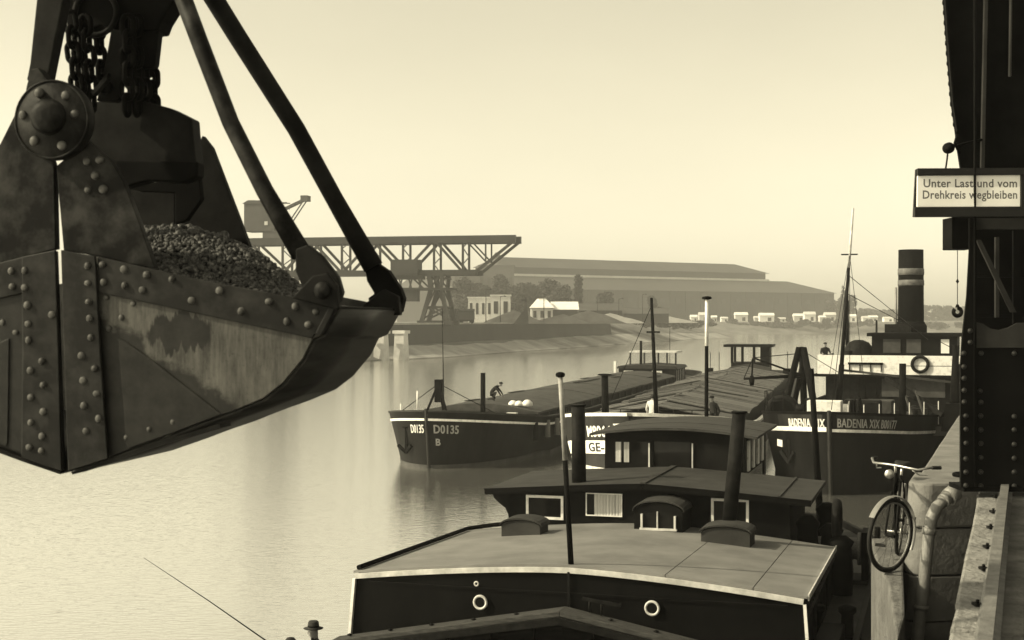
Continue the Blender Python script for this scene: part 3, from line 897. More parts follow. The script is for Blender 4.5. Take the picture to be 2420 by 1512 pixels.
# ---- barge with the white sheer line, mid picture ------------------------------------------
def barge_b():
    H = 15.0
    st = Vector((-3.9, 66.0))
    e = empty('cargo_barge', (st.x, st.y, 0), R(-H), 'black bluff bowed barge with white sheer line, numbered D0135', 'barge')
    hu = Hull(76, 7.7, [(0,2.72),(3,2.42),(8,1.98),(16,1.75),(60,1.75),(76,2.1)], bl=9.0, p=2.6)
    o = hu.shell().build('hull', m_hull, e)
    hu.band(-.44, -.33, .035, frac=True, thick=.06, y1=30).build('sheer_line', m_white, o)
    hu.band(-.05, .17, .03, thick=.05, y1=26).build('waterline_stripe', m_tarp, o)
    hu.band(-.02, .06, .06, frac=True, thick=.16).build('rail_cap', m_deck, o)
    MB().tube([(0,-.55,2.85),(0,-.28,1.4),(0,-.02,-.4)], [.06,.07,.06], 8).build('stem_bar', m_hulllit, o)
    hu.deck(.5).build('deck', m_deck, e)
    # numbers: sunlit left bow and shaded right bow put into the letter colours
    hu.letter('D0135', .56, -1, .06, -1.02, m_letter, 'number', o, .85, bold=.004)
    hu.letter('D0135', .56, 1, .22, -1.02, m_lettersh, 'number', o, 1.25)
    hu.letter('B', .45, 1, .3, -1.6, m_lettersh, 'lettering', o, .26)
    # anchor in its pocket on the left bow
    y = .55; p = hu.point(y, 1.15, -1, .12)
    an = MB().bar(p+Vector((0,0,.75)), p+Vector((0,0,-.35)), .12)
    an.bar(p+Vector((-.4,-.1,-.1)), p+Vector((0,-.05,-.45)), .14).bar(p+Vector((.3,-.2,-.1)), p+Vector((0,-.05,-.45)), .14)
    an.lathe([(.22,0),(.22,.06)], 12, tuple(p+Vector((0,0,.7))))
    an.build('anchor', m_blacks, o)
    # hatch with rounded canvas covers
    zc = 1.25
    cm = MB().box(-3.1,-2.98,8.5,58,zc,2.15).box(2.98,3.1,8.5,58,zc,2.15).box(-3.1,3.1,8.4,8.5,zc,2.2)
    co = cm.build('hatch_coaming', m_hull, e)
    N = 11
    prof = []
    for k in range(N+1):
        x = -3.2+6.4*k/N
        prof.append((x, 2.15+.42*math.cos(x/3.2*math.pi/2)))
    b = MB()
    loop0 = [(x, 0, z) for x, z in prof]+[(3.2,0,2.05),(-3.2,0,2.05)]
    loop1 = [(x, 4.05, z) for x, z in prof]+[(3.2,4.05,2.05),(-3.2,4.05,2.05)]
    me = b.prism(loop0, loop1).mesh('hatch_cover', m_tarp)
    for k in range(12):
        link_mesh('hatch_cover', me, e, loc=(0, 8.4+k*4.12, random.uniform(-.02,.03)))
    # foredeck gear
    zd = 2.2
    mast('jack_staff', e, (.35,1.2,2.2), (.25,1.2,7.55), .03, .015, m_steel)
    mast('mast', e, (1.3,4.6,1.7), (1.3,4.6,4.35), .13, .12, m_blacks)
    tr = MB().tube([(-.9,1.6,2.0),(-.25,2.2,3.95)], .06, 6).tube([(.5,1.6,2.0),(-.25,2.2,3.95)], .06, 6).tube([(-.3,3.4,1.9),(-.25,2.2,3.95)], .06, 6)
    tr.box(-.42,-.08,2.05,2.35,3.0,4.1)
    tr.build('tripod', m_blacks, e)
    MB().tube([(-.25,2.2,3.9),(-2.2,1.4,2.35)], .02, 5).build('stay', m_blacks, e)
    MB().tube([(-.25,2.2,3.9),(1.9,5.4,2.2)], .02, 5).build('stay', m_blacks, e)
    winch(e, -1.0, 3.2, 1.75, .8); bollard(e, 1.9, 2.6, 1.85); bollard(e, -2.6, 4.8, 1.6)
    MB().box(2.0,2.5,6.5,6.9,1.5,2.25).build('white_post', m_cream, e)
    MB().tube([(-2.2,2.2,2.1),(-2.2,2.2,2.9)], .03, 6).tube([(-.9,.9,2.3),(-.9,.9,3.6)], .035, 6).build('white_stanchion', m_white, e)
    # three old fenders hung on the right side
    for k, yy in enumerate((6.2, 8.2, 9.6)):
        p = hu.point(yy, 1.3, 1, .16)
        MB().tube([p+Vector((0,0,.5)), p+Vector((0,0,-.4))], [.13,.15], 8).build('fender', m_rope if k else m_blacks, o)
    # white bundle on the hatch
    rg = random.Random(11)
    for k in range(10):
        x = rg.uniform(-2.4,2.4); y = rg.uniform(12,52); z = 2.2+.42*math.cos(x/3.2*math.pi/2)
        a = rg.uniform(-.4,.4); L = rg.uniform(.8,2.2)
        MB().bar((x-.1,y-L*math.cos(a),z+.02),(x+.1,y+L*math.cos(a),z+.02),.2,.06).build('loose_board', m_wood, e)
    for k in range(22):
        y = 8.6+k*2.3
        MB().box(3.1,3.22,y,y+.12,1.35,2.1).build('coaming_stay', m_deck, co)
    # after cabin
    cab = MB().box(-2.6,2.6,62,68,1.2,2.62).build('stern_cabin', m_house, e)
    MB().prism([(-2.8,61.8,2.623),(2.8,61.8,2.623),(2.6,61.8,2.85),(0,61.8,3.0),(-2.6,61.8,2.85)], [(-2.8,68.2,2.623),(2.8,68.2,2.623),(2.6,68.2,2.85),(0,68.2,3.0),(-2.6,68.2,2.85)]).build('cabin_roof', m_deck, cab)
    for x in (-1.7, .9):
        MB().box(x-.45,x+.45,61.93,61.99,1.75,2.45).build('window_frame', m_white, cab)
        MB().box(x-.28,x+.28,61.9,61.925,1.9,2.3).build('window', m_glass, cab)
    for k in range(5):
        y0 = 62.4+k*1.1
        MB().box(2.605,2.63,y0,y0+.18,1.4,2.5).build('side_post', m_cream, cab)
    MB().box(-2.1,2.3,64.5,68,4.0,4.14).build('awning_roof', m_cream, e)
    for x in (-2.0,-.7,.6,1.4,2.2):
        MB().box(x-.07,x+.07,64.6,64.74,2.8,4.0).build('awning_post', m_deck, e)
    mast('chimney', e, (-.9,64,2.9), (-.9,64,5.1), .12, .12, m_blacks)
    mast('flag_staff', e, (1.0,69,2.0), (1.0,69,6.2), .03, .02, m_steel)
    MB().box(-2.9,-2.7,61.2,61.5,1.6,3.3).build('white_board', m_white, e)
    return e, hu
barge1, hull1 = barge_b()

# ---- wide barge with planked hatches ---------------------------------------------------------
def barge_c():
    H = 13.5
    st = Vector((4.75, 55.5))
    e = empty('cargo_barge', (st.x, st.y, 0), R(-H), 'wide barge with hold covered by wooden hatch boards, bow numbered M8066', 'barge')
    hu = Hull(80, 8.2, [(0,3.25),(3,2.95),(8,2.35),(16,1.95),(60,1.95),(80,2.3)], bl=9.0, p=2.6)
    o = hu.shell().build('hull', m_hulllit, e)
    hu.band(-.03, .1, .05, frac=True, thick=.18, y1=20).build('rail_cap', m_white, o)
    hu.band(-1.55, -1.02, .02, frac=True, thick=.03, y1=7.2, y0=.15).build('white_panel', m_white, o)
    hu.band(.9, 1.06, .03, thick=.05, y1=26).build('rubbing_strake', m_cream, o)
    hu.band(.0, .3, .03, thick=.05, y1=26).build('waterline_stripe', m_cream, o)
    hu.deck(.65).build('deck', m_deck, e)
    hu.letter('M8066', .62, -1, .72, -.86, m_letter, 'number', o, 1.5)
    # white swallow-tailed pennant beside the number
    for nm, mt, d0 in (('pennant', m_white, .75),):
        arc = hu.arc_cache(-1)
        pts = []
        for dd, zz in ((.62,-.34),(.08,-.32),(.08,-.84),(.62,-.84),(.45,-.6)):
            yy = lerp_table(arc, dd); pts.append(hu.point(yy, hu.top(yy)+zz, -1, .03))
        MB().prism(pts, [q+Vector((.01,.04,0)) for q in pts]).build(nm, mt, o)
    hu.letter('GE-B', .5, -1, .75, -1.46, m_letterd, 'lettering', o, 1.5)
    # hold: coaming and hatch boards laid across, ridge in the middle
    y0, y1 = 7.6, 61.0
    MB().box(-3.55,-3.4,y0,y1,1.2,2.5).box(3.4,3.55,y0,y1,1.2,2.5).box(-3.4,3.4,y0-.12,y0,1.2,2.52).build('hatch_coaming', m_hull, e)
    zr, ze = 3.15, 2.5
    MB().box(-.09,.09,y0,y1,zr-.28,zr-.08).build('ridge_beam', m_wood, e)
    n = 46
    dy = (y1-y0)/n
    slope = math.atan2(zr-ze, 3.6)
    ln = math.hypot(3.6, zr-ze)+.05
    meL = MB().box(-ln,0,.02,dy-.03,-.05,.0).mesh('hatch_board', m_plank)
    meR = MB().box(0,ln,.02,dy-.03,-.05,.0).mesh('hatch_board', m_plank)
    for k in range(n):
        for me, sg in ((meL,-1),(meR,1)):
            dz = random.choice((0,0,0,.05,.1))+random.uniform(0,.03)
            sh = random.uniform(-.12,.12)
            link_mesh('hatch_board', me, e, loc=(sh*.4, y0+k*dy, zr+dz), rot=(random.uniform(-.012,.012), sg*slope, random.uniform(-.012,.012)))
    # loose boards and battens lying on the hatch
    for k in range(9):
        yy = random.uniform(y0+6, y0+36); sg = random.choice((-1,1)); x = sg*random.uniform(.6,2.6)
        z = zr-abs(x)*(zr-ze)/3.6+.2
        a = random.uniform(-.5,.5)
        MB().bar((x-1.2*math.cos(a),yy-1.2*math.sin(a),z+1.2*math.cos(a)*sg*(zr-ze)/3.6),(x+1.2*math.cos(a),yy+1.2*math.sin(a),z-1.2*math.cos(a)*sg*(zr-ze)/3.6),.24,.06).build('loose_board', m_wood, e)
    # foredeck
    mast('mast', e, (.4,4.6,2.0), (.15,4.6,7.95), .11, .06, m_blacks)
    MB().box(-.05,.5,4.5,4.7,6.45,6.52).build('crosstree', m_blacks, e)
    mast('post', e, (-2.1,6.2,1.9), (-2.15,6.2,4.55), .17, .15, m_blacks, cap=.3)
    winch(e, 1.7, 4.6, 1.95, 1.1); winch(e, -1.0, 6.4, 1.7, .9)
    bollard(e, -2.2, 4.0, 1.9); bollard(e, 2.6, 3.6, 1.95); bollard(e, -3.3, 7.2, 1.55, .9); bollard(e, 3.2, 7.0, 1.6)
    for x0, yy in ((-3.2,5.6),(-2.7,4.4)):
        MB().box(x0,x0+.55,yy,yy+.5,1.6,2.75).build('locker', m_steel, e)
    rl = MB()
    for k in range(7):
        x = -2.4+k*.8
        rl.tube([(x,7.2,1.6),(x,7.2,3.0)], .025, 5)
    rl.tube([(-2.4,7.2,3.0),(2.4,7.2,3.0)], .025, 5).tube([(-2.4,7.2,2.4),(2.4,7.2,2.4)], .02, 5)
    rl.build('railing', m_steel, e)
    MB().tube([(.15,4.6,7.6),(-2.4,8.5,3.0)], .015, 5).build('stay', m_blacks, e)
    # wheelhouse and after works
    w = MB().box(-1.3,1.9,64.5,68,1.4,3.4).build('wheelhouse', m_house, e)
    MB().box(-1.9,2.2,64.0,68.4,4.72,4.92).build('wheelhouse_roof', m_house, w)
    for x in (-1.22,-.35,.62,1.25,1.82):
        MB().box(x-.11,x+.11,64.5,64.7,3.4,4.72).build('window_post', m_house, w)
    for x in (-1.22, 1.8):
        MB().box(x-.1,x+.1,67.7,67.9,3.4,4.72).build('window_post', m_house, w)
    MB().box(1.2,1.9,64.55,68,3.4,4.72).build('side_wall', m_house, w)
    MB().prism([(-2.6,63.8,1.4),(2.4,63.8,1.4),(2.0,63.8,3.0),(.4,63.8,3.35),(-1.3,63.8,3.05),(-2.3,63.8,2.3)], [(-2.6,64.4,1.4),(2.4,64.4,1.4),(2.0,64.4,3.0),(.4,64.4,3.35),(-1.3,64.4,3.05),(-2.3,64.4,2.3)]).build('canvas_dodger', m_tarp, e)
    MB().box(3.0,3.9,65,66,1.4,2.9).build('tank', m_blacks, e)
    MB().box(-3.2,-2.6,62,62.6,1.5,3.0).build('tank', m_blacks, e)
    for x, yy in ((-2.9,63),(-2.2,63.4),(3.3,67)):
        mast('stanchion', e, (x,yy,1.6), (x,yy,4.3), .03, .03, m_steel)
    return e, hu
barge2, hull2 = barge_c()

# ---- steam tug -------------------------------------------------------------------------------
def tug():
    H = 20.0
    st = Vector((12.75, 56.0))
    e = empty('steam_tug', (st.x, st.y, 0), R(-H), 'black steam tug with tall banded funnel and white bridge, bow lettered BADENIA XIX', 'tug')
    hu = Hull(52, 7.9, [(0,3.3),(3,3.05),(8,2.75),(16,2.45),(40,2.4),(52,2.7)], bl=9.5, p=2.5)
    o = hu.shell().build('hull', m_hull, e)
    hu.band(-.75, -.63, .05, frac=True, thick=.1, y1=24, y0=0).build('sheer_strake', m_cream, o)
    hu.band(-.02, .06, .04, frac=True, thick=.2).build('rail_cap', m_blacks, o)
    MB().tube([(0,-.56,3.4),(0,-.3,1.7),(0,-.02,-.4)], [.08,.09,.07], 8).build('stem_bar', m_hulllit, o)
    # lettering field in lit hull tone; right bow letters have shade in their colour
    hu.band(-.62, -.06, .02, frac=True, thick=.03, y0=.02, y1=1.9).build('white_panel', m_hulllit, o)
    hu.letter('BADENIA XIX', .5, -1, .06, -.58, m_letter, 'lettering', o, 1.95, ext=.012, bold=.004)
    hu.letter('BADENIA XIX B00177', .5, 1, .2, -.55, m_lettersh, 'lettering', o, 2.9, bold=.004)
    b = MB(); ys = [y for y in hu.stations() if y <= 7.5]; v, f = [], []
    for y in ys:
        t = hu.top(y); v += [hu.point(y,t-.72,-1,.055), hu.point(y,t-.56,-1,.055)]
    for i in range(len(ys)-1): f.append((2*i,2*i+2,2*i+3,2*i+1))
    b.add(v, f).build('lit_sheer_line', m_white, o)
    hu.deck(.55).build('deck', m_deck, e)
    # anchor and white plate on the left bow
    p = hu.point(1.2, 1.5, -1, .1)
    an = MB().bar(p+Vector((0,0,.6)), p+Vector((0,0,-.3)), .12).bar(p+Vector((-.35,.15,.1)), p+Vector((0,0,-.35)), .14).bar(p+Vector((.25,-.25,.1)), p+Vector((0,0,-.35)), .14)
    an.build('anchor', m_steel, o)
    p = hu.point(2.3, 1.72, -1, .06); q = hu.point(1.75, 1.72, -1, .06)
    MB().prism([p, q, q+Vector((0,0,.3)), p+Vector((0,0,.3))], [t+Vector((.03,.05,0)) for t in (p, q, q+Vector((0,0,.3)), p+Vector((0,0,.3)))]).build('draught_plate', m_white, o)
    # windlass, sheerlegs and gear on the foredeck
    winch(e, -.6, 4.6, 2.35, 1.3)
    sh = MB()
    for (ax, ay), (bx_, by_) in (((-2.9,5.2),(-2.2,6.4)),((-1.2,5.4),(-2.0,6.4)),((-2.2,8.2),(-2.1,6.5))):
        sh.tube([(ax,ay,2.2),(bx_,by_,5.75)], [.17,.14], 8)
    sh.tube([(-2.7,6.9,2.2),(-1.95,6.6,5.6)], .12, 8)
    sh.build('sheerlegs', m_blacks, e)
    MB().tube([(-2.15,6.45,4.5),(-4.6,5.9,4.35)], [.09,.05], 8).build('derrick_boom', m_blacks, e)
    MB().tube([(-2.15,6.45,4.55),(-4.2,6.0,5.3)], .05, 6).tube([(-4.2,6.0,5.3),(-4.25,6.0,4.4)], .04, 6).tube([(-2.15,6.45,5.5),(-4.2,6.0,5.3)], .02, 5).tube([(-4.6,5.9,4.35),(-4.2,6.0,5.3)], .02, 5).build('derrick_stay', m_blacks, e)
    MB().lathe([(.09,-.25),(.13,0),(.07,.2)], 8, (-4.25,6.0,4.3)).build('derrick_block', m_blacks, e)
    MB().torus((-2.7,5.0,2.95), .62, .16, 26, 8, 'Y').build('hawser_coil', m_steel, e)
    MB().lathe([(.55,-.14),(.55,.14)], 20, (-2.7,5.0,2.95), 'Y').build('hawser_reel', m_blacks, e)
    MB().box(-1.7,.15,2.4,3.3,2.5,3.1).build('locker', m_white, e, bevel=.03)
    MB().prism([(-2.15,2.9,2.5),(-1.72,2.3,2.5),(-1.72,2.3,2.78),(-2.0,2.9,2.78)], [(-2.15,3.6,2.5),(-1.72,3.6,2.5),(-1.72,3.6,2.78),(-2.0,3.6,2.78)]).build('locker', m_white, e)
    MB().box(-1.3,.1,2.5,3.2,3.104,3.62).build('locker', m_white, e, bevel=.03)
    for k, (xx, yy) in enumerate(((.6,3.0),(1.7,3.6),(.9,4.2),(2.4,4.6))):
        MB().box(xx-.5,xx+.5,yy-.25,yy+.25,2.45,2.75+.12*(k%2)).build('deck_box', m_tarp if k%2 else m_steel, e, bevel=.02)
    rl = MB()
    for k in range(6):
        yy = 1.6+k*1.1; p = hu.point(yy, hu.top(yy), -1, -.12)
        rl.tube([p, p+Vector((0,0,.95))], .022, 5)
        if k:
            rl.tube([pp+Vector((0,0,.95)), p+Vector((0,0,.95))], .018, 5).tube([pp+Vector((0,0,.5)), p+Vector((0,0,.5))], .014, 5)
        pp = p
    rl.build('railing', m_steel, e)
    MB().box(-.2,1.4,5.6,6.6,2.3,3.5).build('tarpaulin_heap', m_steel, e, bevel=.1)
    for k, (a_, b_) in enumerate((((-2.0,6.4,5.6),(-.45,7.0,4.6)),((-.2,7.0,8.2),(4.5,6.6,5.7)),((-.05,7.0,9.9),(0,.2,3.4)),((-.1,7.0,9.0),(2.3,24,5.9)),((2.3,6.2,5.0),(4.5,9.6,4.9)))):
        MB().tube([a_, b_], .016, 5).build('rigging', m_steel, e)
    for k in range(7):
        mast('rail_stanchion', e, (.5+k*.55,1.6+k*.75,2.5), (.5+k*.55,1.6+k*.75,3.5), .02, .02, m_cream)
    MB().box(-2.2,-.4,8.6,9.4,2.1,3.0).build('cabin_skylight', m_cream, e, bevel=.05)
    MB().box(.4,1.6,9.0,10.5,2.0,3.3).build('companion', m_tarp, e, bevel=.03)
    # poles
    mast('mast', e, (-.62,7.0,2.3), (-.4,7.0,5.0), .18, .12, m_blacks)
    mast('topmast', e, (-.4,7.0,5.0), (.1,7.0,12.0), .095, .05, m_steel, m_cream, .62)
    MB().box(-.42,.3,6.95,7.05,9.9,9.96).build('crosstree', m_steel, e)
    for q in ((-1.2,6.6,2.6),(.7,7.6,2.6),(-.2,8.4,2.6)):
        MB().tube([(-.05,7.0,10.0), q], .012, 5).build('shroud', m_steel, e)
    mast('bitt_post', e, (2.3,6.2,2.2), (2.3,6.2,5.1), .16, .15, m_blacks)
    mast('bitt_post', e, (4.5,9.6,2.2), (4.5,9.6,5.0), .16, .15, m_blacks)
    mast('samson_post', e, (4.4,6.6,2.2), (4.5,6.6,5.9), .24, .13, m_blacks)
    MB().prism([(3.9,6.0,2.2),(5.0,6.0,2.2),(4.8,6.0,3.4),(4.1,6.0,3.4)], [(3.9,6.9,2.2),(5.0,6.9,2.2),(4.8,6.9,3.4),(4.1,6.9,3.4)]).build('post_step', m_blacks, e)
    MB().bar((-.4,7.2,4.75),(5.6,8.2,4.1),.1,.1).build('boom', m_wood, e)
    # ladders and spars leaning
    for x in (2.7, 3.2):
        MB().bar((x-.4,6.4,4.0),(x+.2,5.2,2.5),.07,.07).build('spar', m_wood, e)
    MB().bar((1.5,7.6,4.4),(4.0,6.0,2.9),.26,.2).build('gangplank', m_steel, e)
    MB().box(5.0,5.8,8,8.4,2.3,3.3).build('locker', m_blacks, e)
    rg = random.Random(8)
    for k in range(16):
        x = rg.uniform(.2,5.2); y = rg.uniform(5.6,15); hh = rg.uniform(.4,1.5)
        if k % 3 == 0: MB().lathe([(.25,0),(.28,hh*.5),(.2,hh*.9),(.1,hh)], 10, (x,y,2.0)).build('deck_ventilator', m_steel, e)
        elif k % 3 == 1: MB().box(x-.4,x+.4,y-.25,y+.25,2.0,2.0+hh*.6).build('deck_box', m_tarp if k % 2 else m_steel, e, bevel=.02)
        else: MB().bar((x-.8,y,2.05),(x+.5,y+.4,2.2+hh*1.1),.09,.09).build('spar', m_wood if k % 2 else m_steel, e)
    # deckhouse, bridge, wheelhouse, funnel
    dh = MB().box(-3.3,4.6,24,36,1.9,3.95).build('deckhouse', m_house, e)
    MB().box(-.2,3.2,23.93,23.995,2.7,3.7).build('front_panel', m_tarp, dh)
    MB().box(-3.1,-1.5,23.93,23.995,2.1,3.85).build('front_panel', m_steel, dh)
    MB().box(-1.2,-.5,23.9,23.99,2.0,3.85).build('door', m_blacks, dh)
    br = MB().box(-3.7,5.9,23.5,23.62,3.955,5.02).build('bridge', m_white, e)
    MB().box(-3.7,-3.58,23.62,30,3.955,5.02).build('bridge_side', m_white, br)
    MB().box(5.78,5.9,23.62,30,3.955,5.02).build('bridge_side', m_white, br)
    MB().box(-3.9,6.0,23.4,30.2,3.8,3.953).build('bridge_deck', m_blacks, br)
    MB().torus((1.9,23.42,4.55), .42, .09, 24, 8, 'Y').build('lifebuoy', m_steel, br)
    MB().box(-2.0,-.1,23.38,23.49,4.5,4.62).build('name_rail', m_blacks, br)
    for k in range(4):
        MB().box(-1.95+k*.58,-1.91+k*.58,23.42,23.49,4.1,4.5).build('name_rail_post', m_blacks, br)
    wh = MB().box(-1.0,3.75,26.5,29.5,3.96,6.05).build('wheelhouse', m_house, e)
    MB().box(-1.25,4.0,26.2,29.8,6.053,6.25).build('wheelhouse_roof', m_blacks, wh)
    for x0, x1, mt in ((-.35,.62,m_tarp),(.95,1.75,m_tarp),(2.85,3.3,m_hut)):
        MB().box(x0,x1,26.43,26.49,5.1,5.9).build('window', mt, wh)
    f = MB().lathe([(.78,5.0),(.76,9.0),(.745,11.3),(.7,11.3),(.7,10.6)], 28, (.8,32,0)).build('funnel', m_blacks, e)
    for z0, z1 in ((9.1,9.45),(9.75,10.15)):
        MB().lathe([(.77,z0),(.79,z0+.02),(.785,z1-.02),(.765,z1)], 28, (.8,32,0)).build('funnel_band', M('funnel_band_paint', .06, .14, 4, .7), f)
    MB().tube([(-.05,31.6,6.0),(-.05,31.6,9.0)], .07, 8).build('steam_pipe', m_pipe, f)
    MB().lathe([(.95,5.9),(.95,6.6),(.8,6.9)], 20, (.8,32,0)).build('funnel_base', m_blacks, f)
    MB().box(-.6,.9,30.2,31,6.2,6.75).build('skylight', m_steel, e)
    MB().lathe([(.95,3.96),(.95,4.8),(.85,5.3),(.6,5.65),(.25,5.8),(.001,5.82)], 20, (-2.0,29,0)).build('boiler_dome', m_steel, e)
    MB().tube([(-2.5,27.5,3.96),(-2.5,27.5,5.2)], [.3,.3], 12).build('vent_pipe', m_steel, e)
    mast('davit', e, (-2.9,31,3.9), (-2.9,31,8.2), .12, .1, m_blacks)
    mast('davit', e, (-1.2,31.5,3.9), (-1.2,31.5,7.0), .07, .06, m_steel)
    for k in range(6):
        mast('stanchion', e, (4.4+k*.25,25+k*.8,5.0), (4.4+k*.25,25+k*.8,5.5+.2*(k%2)), .03, .03, m_steel)
    v = MB().tube([(5.3,27,3.9),(5.3,27,5.6),(5.25,26.6,6.1),(5.2,26.2,6.2)], [.3,.3,.42,.5], 12)
    v.build('ventilator', m_blacks, e)
    return e, hu
tug_e, hull3 = tug()

# ------------------------------------------------------------------ foreground barge with deckhouses
def barge_a():
    e = empty('moored_barge', (.96, 23.4, 0), R(-17), 'big moored barge in front with grey cabin roof, deckhouse and small wheelhouse', 'barge')
    # hull outline
    out = [(-3.95,-34),(-3.95,10),(-3.75,14),(-3.0,17),(-1.2,18.6),(1.2,18.6),(3.2,17),(4.3,14),(4.6,10),(4.55,-34)]
    b = MB(); b.prism([(x*.97,y,-.5) for x,y in out], [(x,y,1.38) for x,y in out])
    hl = b.build('hull', m_hull, e)
    b = MB(); n = len(out)
    for i in range(2, n-1):
        (x0,y0),(x1,y1) = out[i], out[i+1]
        b.bar((x0*.99,y0,1.47),(x1*.99,y1,1.47),.1,.16)
    b.build('bulwark', m_hull, hl)
    MB().add([(x*.97,y,1.4) for x,y in out], [tuple(range(n))]).build('deck', m_deck, e)
    # hold towards the camera, its darkness painted as a black plate: coamings and end bulkhead with gabled top plank
    MB().box(-3.9,-3.75,-33,-.6,1.41,1.47).box(3.75,3.9,-33,-.6,1.41,1.47).build('hatch_coaming', m_hull, e)
    MB().box(-3.74,3.74,-33,-.62,1.41,1.45).build('hold_dark_plate', m_blacks, e)
    for sg in (-1, 1):
        MB().prism([(0,-.52,1.42),(sg*4.05,-.52,1.42),(sg*4.05,-.52,1.45),(0,-.52,2.16)], [(0,-.42,1.42),(sg*4.05,-.42,1.42),(sg*4.05,-.42,1.45),(0,-.42,2.16)]).build('end_bulkhead', m_blacks, e)
        MB().prism([(0,-.62,2.165),(sg*4.08,-.62,1.42),(sg*4.08,-.62,1.5),(0,-.62,2.26)], [(0,-.22,2.165),(sg*4.08,-.22,1.42),(sg*4.08,-.22,1.5),(0,-.22,2.26)]).build('gable_plank', m_wood, e, bevel=.012)
        MB().prism([(0,-.72,2.05),(sg*4.2,-.72,1.3),(sg*4.2,-.72,1.4),(0,-.72,2.17)], [(0,-.63,2.05),(sg*4.2,-.63,1.3),(sg*4.2,-.63,1.4),(0,-.63,2.17)]).build('gable_rail', m_steel, e)
        for k in range(5):
            x = sg*(.5+k*.75)
            MB().box(x-.05,x+.05,-.6,-.525,1.42,2.12-.183*abs(x)).build('stanchion', m_blacks, e)
            MB().lathe([(.03,0),(.05,.015),(.0,.04)], 8, (x+.3*sg,-.42,2.255-.181*abs(x+.3*sg))).build('bolt', m_steel, e)
    cl = MB().tube([(.42,-.3,2.2),(.42,-.3,2.42)], .02, 6).tube([(.62,-.3,2.16),(.62,-.3,2.4)], .02, 6).bar((.3,-.3,2.42),(.95,-.3,2.34),.05,.05)
    cl.build('cleat', m_steel, e)
    # ---- fore cabin
    hw, y1 = 3.85, 6.25
    SL = -.028                                   # the roof falls a little towards the stern
    def zt(x): return 2.53+.30*(1-abs(x/hw)**1.55)
    N = 12
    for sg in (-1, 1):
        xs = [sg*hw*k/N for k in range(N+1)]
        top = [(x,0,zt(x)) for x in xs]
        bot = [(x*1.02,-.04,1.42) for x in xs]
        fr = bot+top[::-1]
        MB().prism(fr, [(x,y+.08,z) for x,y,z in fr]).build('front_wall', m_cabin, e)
        tr = MB()
        for k in range(N):
            tr.bar((xs[k],-.035,zt(xs[k])-.01),(xs[k+1],-.035,zt(xs[k+1])-.01),.06,.085)
        tr.build('white_trim', m_cream, e)
        MB().bar((sg*(hw+.02),-.045,zt(hw)-.05),(sg*(hw*1.02+.02),-.085,1.42),.075,.05,up=(1,0,0)).build('white_trim', m_white, e)
        # cabin side
        MB().prism([(sg*hw,.085,1.42),(sg*hw,y1,1.42),(sg*hw,y1,zt(hw)+SL*y1),(sg*hw,.085,zt(hw))], [(sg*(hw-.08),.085,1.42),(sg*(hw-.08),y1,1.42),(sg*(hw-.08),y1,zt(hw)+SL*y1),(sg*(hw-.08),.085,zt(hw))]).build('side_wall', m_cabin, e)
        for k in range(4):
            ya = .5+k*1.45
            t = MB().box(hw+.003,hw+.02,ya,ya+.03,1.5,2.3).box(hw+.003,hw+.02,ya+1.1,ya+1.13,1.5,2.3).box(hw+.003,hw+.02,ya+.03,ya+1.1,2.27,2.3)
            if sg < 0: t.v = [(-x,y,z) for x,y,z in t.v]
            t.build('side_panel', m_house, e)
        MB().box(min(sg*(hw+.01),sg*(hw+.05)),max(sg*(hw+.01),sg*(hw+.05)),.0,y1,zt(hw)-.33,zt(hw)-.30).build('side_moulding', m_tarp, e)
    MB().box(-.02,.02,-.07,-.045,2.15,2.8).build('centre_batten', m_steel, e)
    MB().box(-3.6,3.6,-.062,-.045,2.44,2.455).build('moulding', m_house, e)
    # roof sheet in felt lengths with seams
    bounds = [-hw-.06, 1.62, 3.05, hw+.06]
    for i in range(len(bounds)-1):
        xa, xb = bounds[i]+(.008 if i else 0), bounds[i+1]-(.008 if i < len(bounds)-2 else 0)
        M_ = 12
        lo0, hi0 = [], []
        for k in range(M_+1):
            x = xa+(xb-xa)*k/M_
            xc = max(-hw, min(hw, x))
            hi0.append((x, zt(xc)+.075)); lo0.append((x, zt(xc)+.035))
        loop = lo0+hi0[::-1]
        MB().prism([(x,.0,z) for x,z in loop], [(x,y1,z+SL*y1) for x,z in loop]).build('roof_sheet', m_roof, e)
    # seams are shadow gaps over a dark under-roof
    lo0 = [(hw*k/N, zt(hw*k/N)+.034) for k in range(-N, N+1)]
    lo1 = [(hw*k/N, zt(hw*k/N)-.02) for k in range(-N, N+1)]
    loop = lo1+lo0[::-1]
    MB().prism([(x,.09,z) for x,z in loop], [(x,y1-.05,z+SL*y1) for x,z in loop]).build('under_roof', m_blacks, e)
    MB().prism([(hw+.062,.02,2.53),(hw+.085,.02,2.53),(hw+.085,.02,2.63),(hw+.062,.02,2.63)], [(hw+.062,y1,2.53+SL*y1),(hw+.085,y1,2.53+SL*y1),(hw+.085,y1,2.63+SL*y1),(hw+.062,y1,2.63+SL*y1)]).build('roof_edge', m_cream, e)
    MB().tube([(-hw+.02,.05,2.66),(-hw+.02,5.95,2.50),(-hw+.55,6.1,2.58),(-hw+1.5,6.1,2.70)], .045, 8).build('boat_hook', m_blacks, e)
    # portholes with bright rings
    def ploc(px, py, y):
        """barge-local x, z of a pixel on the plane local-y = y"""
        r_ = (px-1209.6)/KPX
        c, s_ = math.cos(R(17)), math.sin(R(17))
        ox, oy = .96+s_*y, 23.4+c*y
        l = (r_*oy-ox)/(c+r_*s_)
        D = oy-s_*l
        return l, CAM_H-(py-756)*D/KPX
